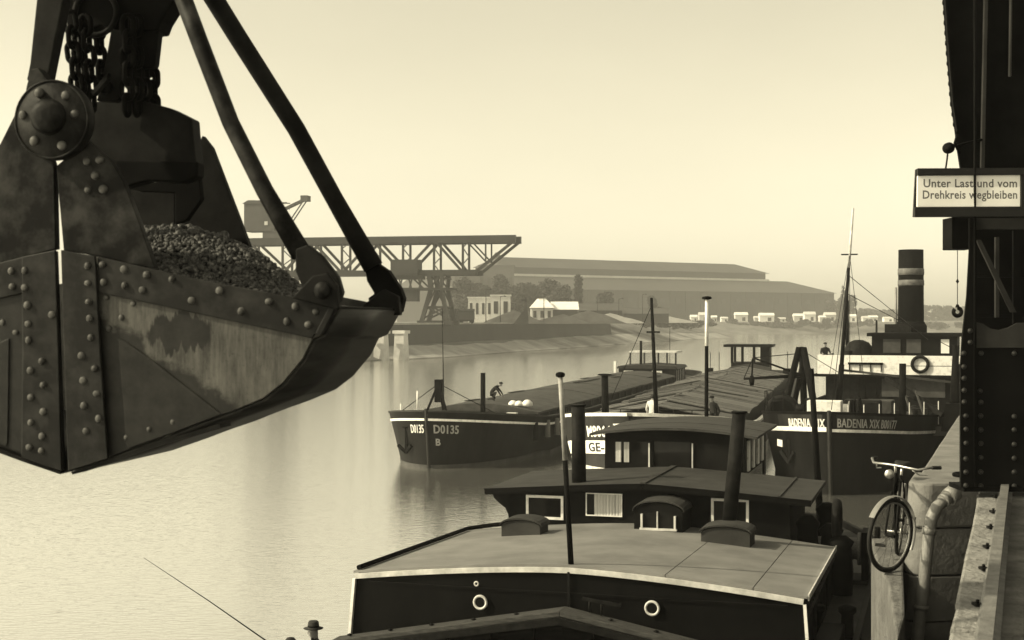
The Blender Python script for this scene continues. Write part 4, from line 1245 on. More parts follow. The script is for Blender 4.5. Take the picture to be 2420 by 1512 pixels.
    for px, py in ((1135,1423),(1541,1437)):
        x, z = ploc(px, py, -.06)
        pr = MB().torus((x,-.07,z), .108, .024, 28, 8, 'Y').build('porthole', m_cream, e)
        MB().lathe([(.1,0),(.1,.012)], 20, (x,-.075,z), 'Y').build('porthole_glass', m_glass, pr)
    x, z = ploc(1126, 1379, -.06)
    MB().torus((x,-.07,z), .034, .014, 18, 6, 'Y').build('eye_plate', m_cream, e)
    x, z = ploc(1372, 1440, -.3)
    # roof boxes
    def roof_box(xc, y0, w, d, h, arch, name, mat):
        base = min(zt(xc-w/2), zt(xc+w/2))+.06+SL*(y0+d*.6)
        prof = [(xc-w/2,base),(xc+w/2,base)]
        K = 10
        for k in range(K+1):
            t = math.pi*k/K
            x = xc+w/2*math.cos(t)
            prof.append((x, base+h+arch*math.sin(t)))
        o = MB().prism([(x,y0,z) for x,z in prof], [(x,y0+d,z) for x,z in prof]).build(name, mat, e, bevel=.01)
        pr = []
        for k in range(K+1):
            t = math.pi*k/K; pr.append((xc+(w/2+.03)*math.cos(t), base+h+.005+(arch+.01)*math.sin(t)))
        pr2 = [(xc+(x-xc)*1.0, z+.03) for x, z in pr]
        lp = pr+pr2[::-1]
        MB().prism([(x,y0-.04,z) for x,z in lp], [(x,y0+d+.02,z) for x,z in lp]).build('lid', m_roof2, o)
        return o, base
    roof_box(-2.15, 4.35, .82, .6, .24, .13, 'skylight_box', m_roof2)
    roof_box(1.97, 4.33, .95, .7, .27, .13, 'skylight_box', m_roof2)
    dm, base = roof_box(.47, 5.3, 1.0, .95, .42, .2, 'companion_hatch', m_house)
    fr = MB().box(.12,.16,5.22,5.29,base+.1,base+.38).box(.45,.475,5.22,5.29,base+.1,base+.44).box(.8,.84,5.22,5.29,base+.1,base+.36).box(.1,.86,5.21,5.289,base+.06,base+.1)
    fr.build('window_frame', m_cream, dm)
    MB().prism([(.14,5.275,base+.1),(.82,5.275,base+.1),(.82,5.275,base+.36),(.48,5.275,base+.47),(.14,5.275,base+.36)], [(.14,5.29,base+.1),(.82,5.29,base+.1),(.82,5.29,base+.36),(.48,5.29,base+.47),(.14,5.29,base+.36)]).build('window_pane', m_glass, dm)
    # ---- second deckhouse
    yf, hb, hwid = 6.3, 2.45, 3.0
    def z2(x): return 3.28+.22*(1-abs(x/3.4)**1.15)
    for sg in (-1, 1):
        xs = [sg*hwid*k/6 for k in range(7)]
        loop = [(x, hb) for x in xs]+[(x, z2(x)-.02) for x in xs[::-1]]
        MB().prism([(x,yf,z) for x,z in loop], [(x,yf+.08,z) for x,z in loop]).build('house_front', m_house, e)
        MB().box(min(sg*hwid,sg*(hwid-.08)),max(sg*hwid,sg*(hwid-.08)),yf+.085,yf+3.3,1.41,3.3).build('house_side', m_house, e)
    # roof in two felted halves with a raised welt
    for sg in (-1, 1):
        xs = [sg*(.02+3.43*k/8) for k in range(9)]
        loop = [(x, z2(min(3.4,abs(x)))+.0) for x in xs]+[(x, z2(min(3.4,abs(x)))+.09) for x in xs[::-1]]
        MB().prism([(x,yf-.28,z) for x,z in loop], [(x,yf+3.35,z) for x,z in loop]).build('house_roof', m_roof2, e)
        fas = MB()
        for k in range(8):
            fas.bar((xs[k],yf-.31,z2(min(3.4,abs(xs[k])))+.03),(xs[k+1],yf-.31,z2(min(3.4,abs(xs[k+1])))+.03),.04,.13)
        fas.build('fascia', m_cabin, e)
    MB().bar((0,yf-.25,z2(0)+.1),(0,yf+3.3,z2(0)+.1),.12,.035).build('roof_welt', m_roof2, e)
    MB().bar((2.8,yf-.25,z2(2.8)+.1),(2.8,yf+3.3,z2(2.8)+.1),.06,.03).build('roof_welt', m_roof2, e)
    cv = [(-3.38,3.25),(-3.34,3.14),(-3.22,3.03),(-3.08,2.93),(-3.02,2.8),(-2.98,2.5),(-2.9,2.5),(-2.9,3.26)]
    MB().prism([(x,yf+.0,z) for x,z in cv], [(x,yf+.07,z) for x,z in cv]).build('bracket_board', m_house, e)
    def window(px0, px1, py0, py1, cur=False, thick=.055, name='window', par=e, yy=None):
        yy = yf if yy is None else yy
        x0, za = ploc(px0, py1, yy-.03); x1, zb = ploc(px1, py0, yy-.03)
        t = thick
        w_ = MB().box(x0,x1,yy-.045,yy-.004,za,za+t).box(x0,x1,yy-.045,yy-.004,zb-t,zb).box(x0,x0+t,yy-.045,yy-.004,za+t,zb-t).box(x1-t,x1,yy-.045,yy-.004,za+t,zb-t)
        wo_ = w_.build(name, m_white, par)
        MB().box(x0+t,x1-t,yy-.02,yy-.005,za+t,zb-t).build('window_pane', m_glass, wo_)
        if cur:
            n_ = 9; xa = x0+t+(.16 if cur > 0 else 0); wd_ = (x1-t-xa)/n_
            v_, f_ = [], []
            for k in range(n_*4+1):
                x = xa+wd_*k/4
                v_ += [(x, yy-.03+.007*math.sin(k*math.pi/2), za+t), (x, yy-.03+.007*math.sin(k*math.pi/2), zb-t*.5)]
            for k in range(n_*4): f_.append((2*k,2*k+2,2*k+3,2*k+1))
            MB().add(v_, f_, True).build('curtain', m_curtain, wo_, recalc=False)
        return wo_
    window(1243, 1331, 1172, 1225)
    window(1384, 1470, 1167, 1218, cur=1, thick=.022)
    w3 = window(1680, 1769, 1180, 1238)
    # ---- wheelhouse
    yw, hww = 9.62, 1.65
    zl, zh = 3.42, 4.27
    def z3(x): return 4.28+.17*(1-abs(x/1.95)**2)
    wb_ = MB().box(-hww,hww,yw,yw+3.6,zl,zh).build('wheelhouse', m_house, e)
    loop = [(-hww,zh+.002),(hww,zh+.002)]+[(hww*k/6, z3(hww*k/6)-.005) for k in range(6,-7,-1)]
    MB().prism([(x,yw-.02,z) for x,z in loop], [(x,yw+3.6,z) for x,z in loop]).build('wheelhouse_gable', m_house, wb_)
    nb = 10
    for k in range(nb):
        ya, yb = yw-.28+4.1*k/nb, yw-.28+4.1*(k+1)/nb-.018
        xs = [1.95*j/8 for j in range(-8, 9)]
        dz = random.uniform(0,.012)
        loop = [(x, z3(x)+.002) for x in xs]+[(x, z3(x)+.055+dz) for x in xs[::-1]]
        MB().prism([(x,ya,z) for x,z in loop], [(x,yb,z) for x,z in loop]).build('roof_board', m_roofpl, wb_)
    def pane(x0, x1, z0, z1, nm='window_pane'):
        return MB().box(x0,x1,yw-.016,yw-.004,z0,z1).build(nm, m_glass, wb_)
    pane(-1.42,-.6,3.5,4.14); pane(-.46,.38,3.44,4.16); pane(.72,1.5,3.5,4.14)
    def wbar(x0, x1, z0, z1, m=m_cream):
        MB().box(x0,x1,yw-.045,yw-.018,z0,z1).build('window_bar', m, wb_)
    wbar(-1.43,-.58,3.465,3.5); wbar(-.6,-.565,3.5,4.12); wbar(.70,1.5,3.465,3.5); wbar(1.49,1.52,3.5,4.0)
    wbar(.42,.45,3.43,4.14); wbar(-1.38,-1.25,3.66,4.13, m_curtain); wbar(-1.18,-1.06,3.66,4.13, m_curtain)
    MB().box(-.56,-.47,yw-.07,yw-.002,3.43,4.18).build('door_post', m_cabin, wb_)
    for k in range(4):
        ya = yw+.25+k*.86
        MB().box(hww+.004,hww+.05,ya,ya+.3,3.5,4.2).build('side_slat', m_white, wb_)
    MB().box(hww+.003,hww+.04,yw+3.2,yw+3.62,3.0,4.2).build('side_post', m_cabin, wb_)
    # ---- pipes and masts
    mast('mast', e, (-.0,.12,2.85), (-.19,.12,6.05), .048, .04, m_blacks, M('mast_paint', .16, .3, 5, .6), .56, cap=.075)
    x, z = ploc(1368, 1150, yf+.35)
    mast('stove_pipe', e, (x,yf+.35,z2(x)+.08), (x-.02,yf+.35,5.18), .155, .15, m_steel)
    MB().torus((x-.02,yf+.35,5.16), .155, .02, 20, 6, 'Z').build('pipe_rim', m_blacks, e)
    x, z = ploc(1722, 1225, 5.05)
    mast('stove_pipe', e, (x,5.08,2.95), (x+.2,5.1,5.2), .15, .135, m_steel)
    MB().torus((x+.2,5.1,5.18), .14, .022, 20, 6, 'Z').build('pipe_rim', m_blacks, e)
    x, z = ploc(1668, 992, 13.9)
    mast('signal_mast', e, (x,13.9,1.4), (x+.02,13.9,7.55), .06, .045, m_blacks, m_white, .8, cap=.12)
    x, z = ploc(1930, 1005, 15.5)
    mast('ensign_staff', e, (x+.1,15.5,1.4), (x-.15,15.5,5.7), .1, .07, m_blacks)
    # ---- side deck gear on the quay side
    winch(e, 3.55, 8.2, 1.41, 1.15)
    for k, (xx, yy, hh) in enumerate(((3.3,6.9,1.55),(3.75,7.2,1.35),(3.5,9.4,1.5),(4.0,6.6,1.2))):
        MB().lathe([(.22,0),(.24,hh*.4),(.2,hh*.8),(.26,hh*.9),(.1,hh)], 12, (xx,yy,1.41)).build('deck_ventilator', m_blacks, e)
    MB().torus((3.9,6.8,2.9), .35, .09, 20, 8, 'X').build('rope_coil', m_steel, e)
    bollard(e, 4.1, 2.6, 1.41, 1.2); bollard(e, 4.0, -3, 1.41, 1.2)
    MB().box(3.95,4.35,.6,2.2,1.41,1.75).build('deck_locker', m_cabin, e, bevel=.02)
    # gangway ladder leaning towards the quay
    return e
barge_near = barge_a()

# ------------------------------------------------------------------ grab bucket
GS = Vector((-2.14, 6.7)); GZ = 6.28
GC, GSN = .987, .158
def bl(px, py, o=0.0):
    """bucket-local (t, o, z) of a pixel on the plane a distance o behind the near side plate"""
    k = (px-1209.6)/KPX
    t = (k*(GS.y+GC*o)-GS.x-GSN*o)/(GC+GSN*k)
    D = GS.y-GSN*t+GC*o
    return Vector((t, o, CAM_H-(py-756)*D/KPX-GZ))
def plate(name, pix, o0, o1, mat, parent, bevel=.004, ref=None):
    a = [bl(x, y, o0 if ref is None else ref) for x, y in pix]
    f = [(p.x, o0, p.z) for p in a]; b = [(p.x, o1, p.z) for p in a]
    return MB().prism(f, b).build(name, mat, parent, bevel=bevel)

def grab_material():
    """worn grab plate: dark oily paint, a bare scoured field, dark smears with edges of their own"""
    m = bpy.data.materials.new('grab_plate'); m.use_nodes = True
    n, l = m.node_tree.nodes, m.node_tree.links
    bs = n['Principled BSDF']; bs.inputs['Roughness'].default_value = .5; bs.inputs['Specular IOR Level'].default_value = .25
    tc = n.new('ShaderNodeTexCoord'); sp = n.new('ShaderNodeSeparateXYZ')
    l.new(tc.outputs['Object'], sp.inputs[0])
    def noise(scale, detail=6, st=None, dist=0):
        t = n.new('ShaderNodeTexNoise'); t.inputs['Scale'].default_value = scale; t.inputs['Detail'].default_value = detail
        t.inputs['Roughness'].default_value = .65; t.inputs['Distortion'].default_value = dist
        if st:
            mp = n.new('ShaderNodeMapping'); mp.inputs['Scale'].default_value = st
            l.new(tc.outputs['Object'], mp.inputs['Vector']); l.new(mp.outputs[0], t.inputs['Vector'])
        else: l.new(tc.outputs['Object'], t.inputs['Vector'])
        return t.outputs['Fac']
    def math_(op, a, b=None, c=None):
        t = n.new('ShaderNodeMath'); t.operation = op
        for i, v in enumerate((a, b, c)):
            if v is None: continue
            if isinstance(v, (int, float)): t.inputs[i].default_value = v
            else: l.new(v, t.inputs[i])
        return t.outputs[0]
    def step(v, a, b):
        t = n.new('ShaderNodeMapRange'); t.inputs[1].default_value = a; t.inputs[2].default_value = b
        t.interpolation_type = 'SMOOTHSTEP'; l.new(v, t.inputs[0]); return t.outputs[0]
    X, Z = sp.outputs[0], sp.outputs[2]
    warp = math_('MULTIPLY', math_('SUBTRACT', noise(5, 8, (1,1,1)), .5), .32)
    drip = math_('MULTIPLY', math_('SUBTRACT', noise(16, 4, (1,1,.12)), .5), .3)
    # lower edge of the scoured field falls to the right
    line = math_('ADD', math_('SUBTRACT', Z, math_('MULTIPLY_ADD', X, -.62, .84)), warp)
    fine = math_('MULTIPLY', math_('SUBTRACT', noise(30, 6), .5), .12)
    field = step(math_('ADD', line, fine), -.02, .045)
    # smear below the rim band
    dx = math_('DIVIDE', math_('SUBTRACT', X, .58), .17)
    dz = math_('DIVIDE', math_('SUBTRACT', math_('ADD', Z, drip), .665), .10)
    r2 = math_('ADD', math_('MULTIPLY', dx, dx), math_('MULTIPLY', dz, dz))
    smear = step(math_('ADD', r2, math_('MULTIPLY', warp, 2.6)), 1.06, .76)
    bare = math_('MULTIPLY', field, math_('SUBTRACT', 1.0, smear))
    spots = step(noise(60, 5), .55, .7)
    bare = math_('MULTIPLY', bare, math_('SUBTRACT', 1.0, math_('MULTIPLY', spots, .5)))
    mx = n.new('ShaderNodeMix'); mx.data_type = 'RGBA'
    l.new(bare, mx.inputs['Factor'])
    r1 = n.new('ShaderNodeValToRGB'); r1.color_ramp.elements[0].color = (.005,.0049,.0046,1); r1.color_ramp.elements[1].color = (.020,.0196,.018,1)
    r1.color_ramp.elements[0].position = .35; r1.color_ramp.elements[1].position = .7
    l.new(noise(9, 8), r1.inputs[0])
    r2_ = n.new('ShaderNodeValToRGB'); r2_.color_ramp.elements[0].color = (.024,.0235,.022,1); r2_.color_ramp.elements[1].color = (.12,.117,.108,1)
    r2_.color_ramp.elements[0].position = .3; r2_.color_ramp.elements[1].position = .75
    l.new(math_('MULTIPLY_ADD', math_('SUBTRACT', noise(70, 5, (1,1,.08)), .5), .55, noise(11, 9, (1,1,.35))), r2_.inputs[0])
    l.new(r1.outputs[0], mx.inputs[6]); l.new(r2_.outputs[0], mx.inputs[7])
    l.new(mx.outputs[2], bs.inputs['Base Color'])
    bp = n.new('ShaderNodeBump'); bp.inputs['Strength'].default_value = .5; bp.inputs['Distance'].default_value = .003
    l.new(noise(38, 7), bp.inputs['Height']); l.new(bp.outputs[0], bs.inputs['Normal'])
    return m
m_grab = grab_material()
m_band = M('rim_band', .016, .06, 6, .5, 0, .5, 40, lo=.45, hi=.75, bdist=.003, spec=.35)
m_sheet = M('curved_sheet', .02, .085, 7, .5, 0, .6, 40, stretch=(1,.12,1), bdist=.004, spec=.5)

def grab():
    e = empty('grab_bucket', (GS.x, GS.y, GZ), math.atan2(-GSN, GC), 'riveted steel clamshell grab full of gravel hanging in the foreground', 'grab bucket')
    WID = 1.2
    arcpix = [(797,728),(762,790),(738,800),(715,847),(667,905),(621,941),(550,971),(480,996),(400,1028),(330,1052),(265,1077),(170,1110)]
    toppix = [(156,593),(235,608),(350,636),(472,664),(580,684),(691,705)]
    near = [bl(x, y) for x, y in toppix+arcpix]
    mirror = lambda p: Vector((2*(.024-.034*p.z/1.05)-p.x-.016, p.y, p.z))   # the seam leans a little
    for nm, fn in (('shell', lambda p: p), ('shell', mirror)):
        lp = [fn(p) for p in near]
        sh = MB().prism([(p.x,0,p.z) for p in lp], [(p.x,.02,p.z) for p in lp]).build(nm, m_grab, e, bevel=.003)
        MB().prism([(p.x,WID-.02,p.z) for p in lp], [(p.x,WID,p.z) for p in lp]).build('far_side_plate', m_sheet, sh)
        # curved bottom sheet between the side plates
        arc = [fn(bl(x, y)) for x, y in arcpix]
        v, f = [], []
        for p in arc:
            v += [(p.x,.021,p.z),(p.x,WID-.021,p.z)]
        for i in range(len(arc)-1): f.append((2*i,2*i+1,2*i+3,2*i+2))
        cs = MB().add(v, f, True).build('curved_sheet', m_sheet, sh)
        sm = cs.modifiers.new('solid', 'SOLIDIFY'); sm.thickness = .018; sm.offset = 1
        # reinforcing lip along the outer edge
        a0, a1 = arc[0], arc[1]
        lip = MB().prism([(a0.x+.004,-.03,a0.z+.01),(a1.x+.004,-.03,a1.z),(a1.x-.03,-.03,a1.z),(a0.x-.03,-.03,a0.z+.01)], [(a0.x+.004,WID+.03,a0.z+.01),(a1.x+.004,WID+.03,a1.z),(a1.x-.03,WID+.03,a1.z),(a0.x-.03,WID+.03,a0.z+.01)])
        sg = 1 if fn(Vector((1,0,0))).x > 0 else -1
        if sg < 0: lip = MB().prism([(a0.x-.004,-.03,a0.z+.01),(a1.x-.004,-.03,a1.z),(a1.x+.03,-.03,a1.z),(a0.x+.03,-.03,a0.z+.01)], [(a0.x-.004,WID+.03,a0.z+.01),(a1.x-.004,WID+.03,a1.z),(a1.x+.03,WID+.03,a1.z),(a0.x+.03,WID+.03,a0.z+.01)])
        lip.build('outer_lip', m_band, sh, bevel=.004)
        # rim band, both sides
        bt = [(234,606),(350,633),(472,661),(580,681),(691,702),(794,725)]; bb = [(738,799),(640,778),(520,752),(400,726),(300,705),(234,691)]
        lp2 = [fn(bl(x, y)) for x, y in bt+bb]
        MB().prism([(p.x,-.016,p.z) for p in lp2], [(p.x,-.001,p.z) for p in lp2]).build('rim_band', m_band, sh, bevel=.004)
        MB().prism([(p.x,WID+.001,p.z) for p in lp2], [(p.x,WID+.016,p.z) for p in lp2]).build('rim_band', m_band, sh)
        # seam strap
        st = [fn(bl(x, y)) for x, y in ((151,591),(232,606),(244,830),(262,1082),(215,1098),(168,1112),(159,850))]
        MB().prism([(p.x,-.034,p.z) for p in st], [(p.x,-.0165,p.z) for p in st]).build('seam_strap', m_band, sh, bevel=.005)
        # cutting edge strip under the bottom
        ce = [fn(bl(x, y)) for x, y in ((172,1114),(262,1084),(400,1036),(522,1000),(524,1010),(402,1046),(266,1092),(176,1120))]
        MB().prism([(p.x,-.02,p.z) for p in ce], [(p.x,.12,p.z) for p in ce]).build('cutting_edge', m_steel, sh)
        wp = [fn(bl(x, y)) for x, y in ((281,800),(300,808),(360,850),(430,905),(524,978),(420,1018),(306,1058),(300,1050))]
        MB().prism([(p.x,-.007,p.z) for p in wp], [(p.x,-.0005,p.z) for p in wp]).build('wear_plate', m_grab, sh, bevel=.002)
    # rivets
    rv = MB().lathe([(.0195,0),(.019,-.006),(.0145,-.013),(.007,-.0165),(.001,-.0172)], 12, (0,0,0), 'Y').mesh('rivet', m_rivet)
    def rivet(W, y, o, sc=1.0):
        p = bl(W, y, o); link_mesh('rivet', rv, e, loc=(p.x, o, p.z), scale=(sc*random.uniform(.82,1.05),sc*random.uniform(.5,1.1),sc*random.uniform(.82,1.05)))
    def c2(x, y): return (x/1.512/1.6931, (900+y/1.512)/1.6931)
    def c3(x, y): return ((800+x/1.512)/1.6931, (700+y/1.512)/1.6931)
    def c1(x, y): return (x/1.512/1.6931, (y/1.512)/1.6931)
    for x, y in ((532,248),(532,352),(537,465),(543,565),(550,680),(493,790),(575,868),(503,940),(585,1020),(508,1092),(597,1170),(520,1245),
                 (150,275),(150,378),(167,485),(170,598),(173,697),(255,823),(185,880),(262,968),(188,1042),(263,1128),(188,1195),(255,1278),(250,1365),(178,1345),(315,543)):
        rivet(*c2(x, y), -.034)
    for x, y in ((622,240),(628,345),(750,268),(755,365),(888,302),(862,393),(1040,328),(1158,455),(1328,397),(1458,523),(68,278),(75,372)):
        rivet(*c2(x, y), -.016)
    for x, y in ((122,697),(250,822),(418,765),(525,885),(575,795),(655,905),(700,825)):
        rivet(*c3(x, y), -.016)
    for x, y in ((645,440),(660,625),(805,475),(735,560),(765,1285),(905,1235),(1047,1192),(15,590),(95,650)):
        rivet(*c2(x, y), 0, .85)
    # arms of the near side, hub and pin
    aR = plate('arm', [(133,392),(205,330),(262,380),(292,430),(330,530),(366,634),(300,622),(236,606),(150,592),(139,470)], .022, .07, m_worn, e)
    aL = plate('arm', [(127,392),(131,588),(60,606),(0,628),(-70,650),(-140,670),(-120,560),(-60,420),(0,340),(35,270),(80,250)], .022, .07, m_worn, e)
    for x, y in ((528,975),(605,968),(578,1062),(533,1148),(625,1145)): rivet(*c1(x, y), .022, 1.15)
    plate('stay_lug', [(55,250),(62,205),(72,165),(90,160),(112,188),(160,215),(120,260)], .03, .10, m_worn, e)
    hc = bl(121, 282, -.05)
    hub = MB().lathe([(.001,-.0),(.185,-.0),(.190,.01),(.190,.065),(.182,.072)], 40, (hc.x,-.05,hc.z), 'Y').build('hub_disc', m_worn, e)
    MB().torus((hc.x,-.048,hc.z), .184, .006, 40, 6, 'Y').build('hub_rim', m_worn, hub)
    hp = bl(112, 275, -.07)
    MB().lathe([(.001,-.055),(.04,-.052),(.068,-.04),(.082,-.015),(.086,.02)], 24, (hp.x,-.07,hp.z), 'Y').build('hub_pin', m_worn, hub)
    for x, y in ((240,562),(398,578),(138,695),(208,853),(375,880),(455,690)):
        rivet(*c1(x, y), -.05, 1.25)
    # far side arms
    plate('arm', [(478,320),(500,348),(592,590),(560,640),(428,640),(428,470),(418,445),(440,400)], WID-.07, WID-.02, m_steel, e)
    plate('arm', [(300,436),(412,445),(413,640),(290,640)], WID-.07, WID-.02, m_steel, e)
    # crosshead between the arms
    def swept(name, pix, o0, o1, mat, ref): return plate(name, pix, o0, o1, mat, e, .01, ref)
    swept('crosshead', [(212,250),(280,243),(362,246),(420,262),(470,287),(472,318),(480,395),(470,412),(420,405),(340,402),(215,402)], .62, .74, m_steel, .72)
    swept('crosshead_flange', [(212,380),(478,385),(476,420),(440,434),(360,430),(300,446),(212,448)], .60, .70, m_blacks, .66)
    plate('cross_web', [(296,444),(360,432),(470,420),(475,470),(440,520),(414,530),(414,455),(330,452)], .95, 1.0, m_blacks, e)
    # closing tackle: upper block, strap and chains
    ub = plate('sheave_block', [(140,-70),(148,15),(158,62),(190,78),(240,60),(300,78),(372,72),(380,50),(408,5),(415,-70)], .58, .74, m_blacks, e, .01)
    pc = bl(225, 30, .56); MB().torus((pc.x,.565,pc.z), .115, .016, 30, 8, 'Y').build('sheave', m_steel, ub)
    plate('strap', [(262,70),(305,70),(290,135),(280,235),(268,240),(228,238),(240,190),(252,130)], .5, .56, m_steel, e)
    pp = bl(250, 205, .5); MB().lathe([(.001,-.03),(.035,-.028),(.04,.0)], 16, (pp.x,.5,pp.z), 'Y').build('strap_pin', m_steel, e)
    plate('tie_bar', [(213,218),(255,170),(252,190),(220,226)], .42, .46, m_worn, e)
    lk = MB()
    pts = []
    for k in range(25):
        a = 2*math.pi*k/24
        pts.append((.031*math.cos(a), 0, .034*math.sin(a)+(.018 if math.sin(a) > 0 else -.018)))
    lk.tube(pts, .0145, 7, caps=False)
    lme = lk.mesh('chain_link', m_blacks)
    def chain(px0, py0, px1, py1, o, name='chain'):
        a, b = bl(px0, py0, o), bl(px1, py1, o)
        L = (b-a).length; n_ = max(2, int(L/.07)); d = (b-a)
        ch = bpy.data.objects.new(name, None); col.objects.link(ch); ch.parent = e
        tilt = math.atan2(d.x, -d.z)
        for k in range(n_+1):
            p = a+d*(k/n_)
            link_mesh('chain_link', lme, ch, loc=p, rot=(0, -tilt, R(90) if k % 2 else random.uniform(-.2,.2)))
    chain(165, 50, 185, 235, .42); chain(202, 60, 216, 240, .46); chain(232, 70, 240, 200, .7)
    chain(180, 60, 200, 240, .66)
    for i, px in enumerate((302, 322, 342, 360)): chain(px, 60, px-2+(i%2)*3, 248, .5+.08*i)
    for i, px in enumerate((312, 334, 352)): chain(px, 60, px+1, 250, .74+.04*i)
    plate('fall_guard', [(288,70),(375,70),(366,150),(362,160),(300,160),(296,130)], .6, .66, m_blacks, e)
    # stay rods with forked ends
    def rod(pts, rs, mat, o_of): return MB().tube([bl(x, y, o) for (x, y), o in zip(pts, o_of)], rs, 14).build('stay_rod', mat, e)
    r1 = rod([(412,-60),(470,95),(545,290),(625,450),(712,600)], [.043,.042,.041,.042,.05], m_worn, [.22,.18,.13,.09,.05])
    fk = plate('rod_fork', [(697,588),(725,578),(760,604),(798,655),(808,690),(800,716),(752,726),(714,682),(697,640)], .0, .055, m_steel, e, .008)
    lg = plate('hinge_lug', [(688,704),(738,652),(772,645),(797,675),(800,726),(796,732)], -.05, -.018, m_steel, e, .006)
    c = bl(761, 686, -.06); MB().lathe([(.001,-.012),(.036,-.01),(.040,0),(.040,.03)], 24, (c.x,-.06,c.z), 'Y').build('hinge_pin', m_worn, e)
    lr_ = [bl(x, y, o) for (x, y), o in zip([(412,-60),(470,95),(545,290),(625,450),(712,600)], [.22,.18,.13,.09,.05])]
    MB().tube([(-p.x-.012, p.y, p.z) for p in lr_], [.043,.042,.041,.042,.05], 14).build('stay_rod', m_worn, e)
    fkp = [bl(x, y) for x, y in ((697,588),(725,578),(760,604),(798,655),(808,690),(800,716),(752,726),(714,682),(697,640))]
    MB().prism([(-p.x-.012, 0, p.z) for p in fkp], [(-p.x-.012, .055, p.z) for p in fkp]).build('rod_fork', m_steel, e)
    # upper head and hoisting ropes going up to the jib, above the picture
    h0 = bl(140, -62, .58); h1 = bl(415, -62, .58)
    MB().prism([(h0.x-.12,.2,h0.z),(h1.x+.06,.2,h0.z),(h1.x+.06,1.08,h0.z),(h0.x-.12,1.08,h0.z)], [(h0.x+.05,.3,h0.z+.42),(h1.x-.1,.3,h0.z+.42),(h1.x-.1,.95,h0.z+.42),(h0.x+.05,.95,h0.z+.42)]).build('upper_head', m_blacks, e, bevel=.02)
    for dx, dy in ((.12,.45),(.12,.8),(.36,.45),(.36,.8)):
        MB().tube([(h0.x+dx,dy,h0.z+.4),(h0.x+dx,dy,h0.z+14)], .014, 8).build('hoist_rope', m_steel, e)
    r2 = rod([(470,-60),(560,85),(700,305),(790,470),(882,632)], [.055,.053,.050,.049,.056], m_steel, [1.0,1.05,1.1,1.12,1.15])
    plate('rod_fork', [(862,640),(885,618),(917,640),(945,682),(953,705),(946,738),(890,742),(868,705),(884,694),(866,664)], 1.12, 1.20, m_blacks, e, .008)
    plate('hinge_lug', [(856,722),(905,683),(940,700),(945,745),(870,745)], 1.06, 1.115, m_steel, e, .006)
    plate('stay_bar', [(92,-60),(152,-60),(150,0),(112,190),(62,190),(70,150)], .12, .2, m_steel, e, .008)
    return e
grab_e = grab()

def gravel():
    sil = [(bl(x, y, .6).x, bl(x, y, .6).z) for x, y in ((150,560),(345,540),(430,537),(520,558),(600,595),(660,640),(715,690),(800,735),(850,745))]
    rim = [(bl(x, y, .03).x, bl(x, y, .03).z) for x, y in ((156,596),(235,611),(472,667),(691,709),(797,734))]
    def hz_(t, o):
        zr = lerp_table(rim, t)-.05; zs = lerp_table(sil, t)
        u = max(0, 1-abs(o-.6)/.58)
        return zr+(zs-zr)*(u*u*(3-2*u)*.4+u*.6)
    g = MB(); NX, NY = 44, 30; v, f = [], []
    for i in range(NX+1):
        for j in range(NY+1):
            t = .02+1.27*i/NX; o = .025+1.15*j/NY
            v.append((t, o, hz_(t, o)-.012+random.uniform(-.008,.008)))
    for i in range(NX):
        for j in range(NY):
            a = i*(NY+1)+j; f.append((a, a+NY+1, a+NY+2, a+1))
    g.add(v, f)
    bm = bmesh.new(); bmesh.ops.create_icosphere(bm, subdivisions=1, radius=1); bm.verts.ensure_lookup_table()
    iv = [q.co.copy() for q in bm.verts]; iff = [tuple(x.index for x in p.verts) for p in bm.faces]; bm.free()
    rnd = random.Random(3)
    for k in range(10500):
        t = rnd.uniform(.03, 1.29); o = rnd.uniform(.03, .72) if k % 4 else rnd.uniform(.6, 1.15)
        s = rnd.choice((.0045,.006,.007,.009,.011,.015))*rnd.uniform(.8,1.3)
        if rnd.random() < .03: s *= 1.7
        rot = Matrix.Rotation(rnd.uniform(0,6.28), 3, Vector((rnd.gauss(0,1),rnd.gauss(0,1),rnd.gauss(0,1))).normalized())
        sc = Vector((s*rnd.uniform(.8,1.4), s*rnd.uniform(.7,1.1), s*rnd.uniform(.55,.95)))
        c = Vector((t, o, hz_(t, o)+s*.25))
        g.add([c+rot@Vector((q.x*sc.x,q.y*sc.y,q.z*sc.z)) for q in iv], iff, True)
    ob = g.build('gravel', m_gravel, recalc=False)
    ob.location = (GS.x, GS.y, GZ); ob.rotation_euler = (0,0,math.atan2(-GSN, GC))
    tag(ob, 'heap of dark wet gravel filling the open grab bucket', 'gravel', kind='stuff')
gravel()

# ------------------------------------------------------------------ near quay
QT = 5.40                       # top of the quay above the water
def strip_x(D): return 2.18+.3586*(D-7)
def cope_x(D): return 3.98+.364*(D-13.8)
q = empty('quay', (0,0,0)); tag(q, kind='structure')
top = [(strip_x(-6),-6),(strip_x(13.95)+.05,13.95),(cope_x(14.4)+.1,14.6),(cope_x(320)+.1,320),(cope_x(320)+50,320),(44,-6)]
b = MB(); b.prism([(x-(.45 if i in (2,3) else 0), y, -1) for i,(x,y) in enumerate(top)], [(x,y,QT-.06) for x,y in top])
b.build('quay_body', m_stonedk, q)
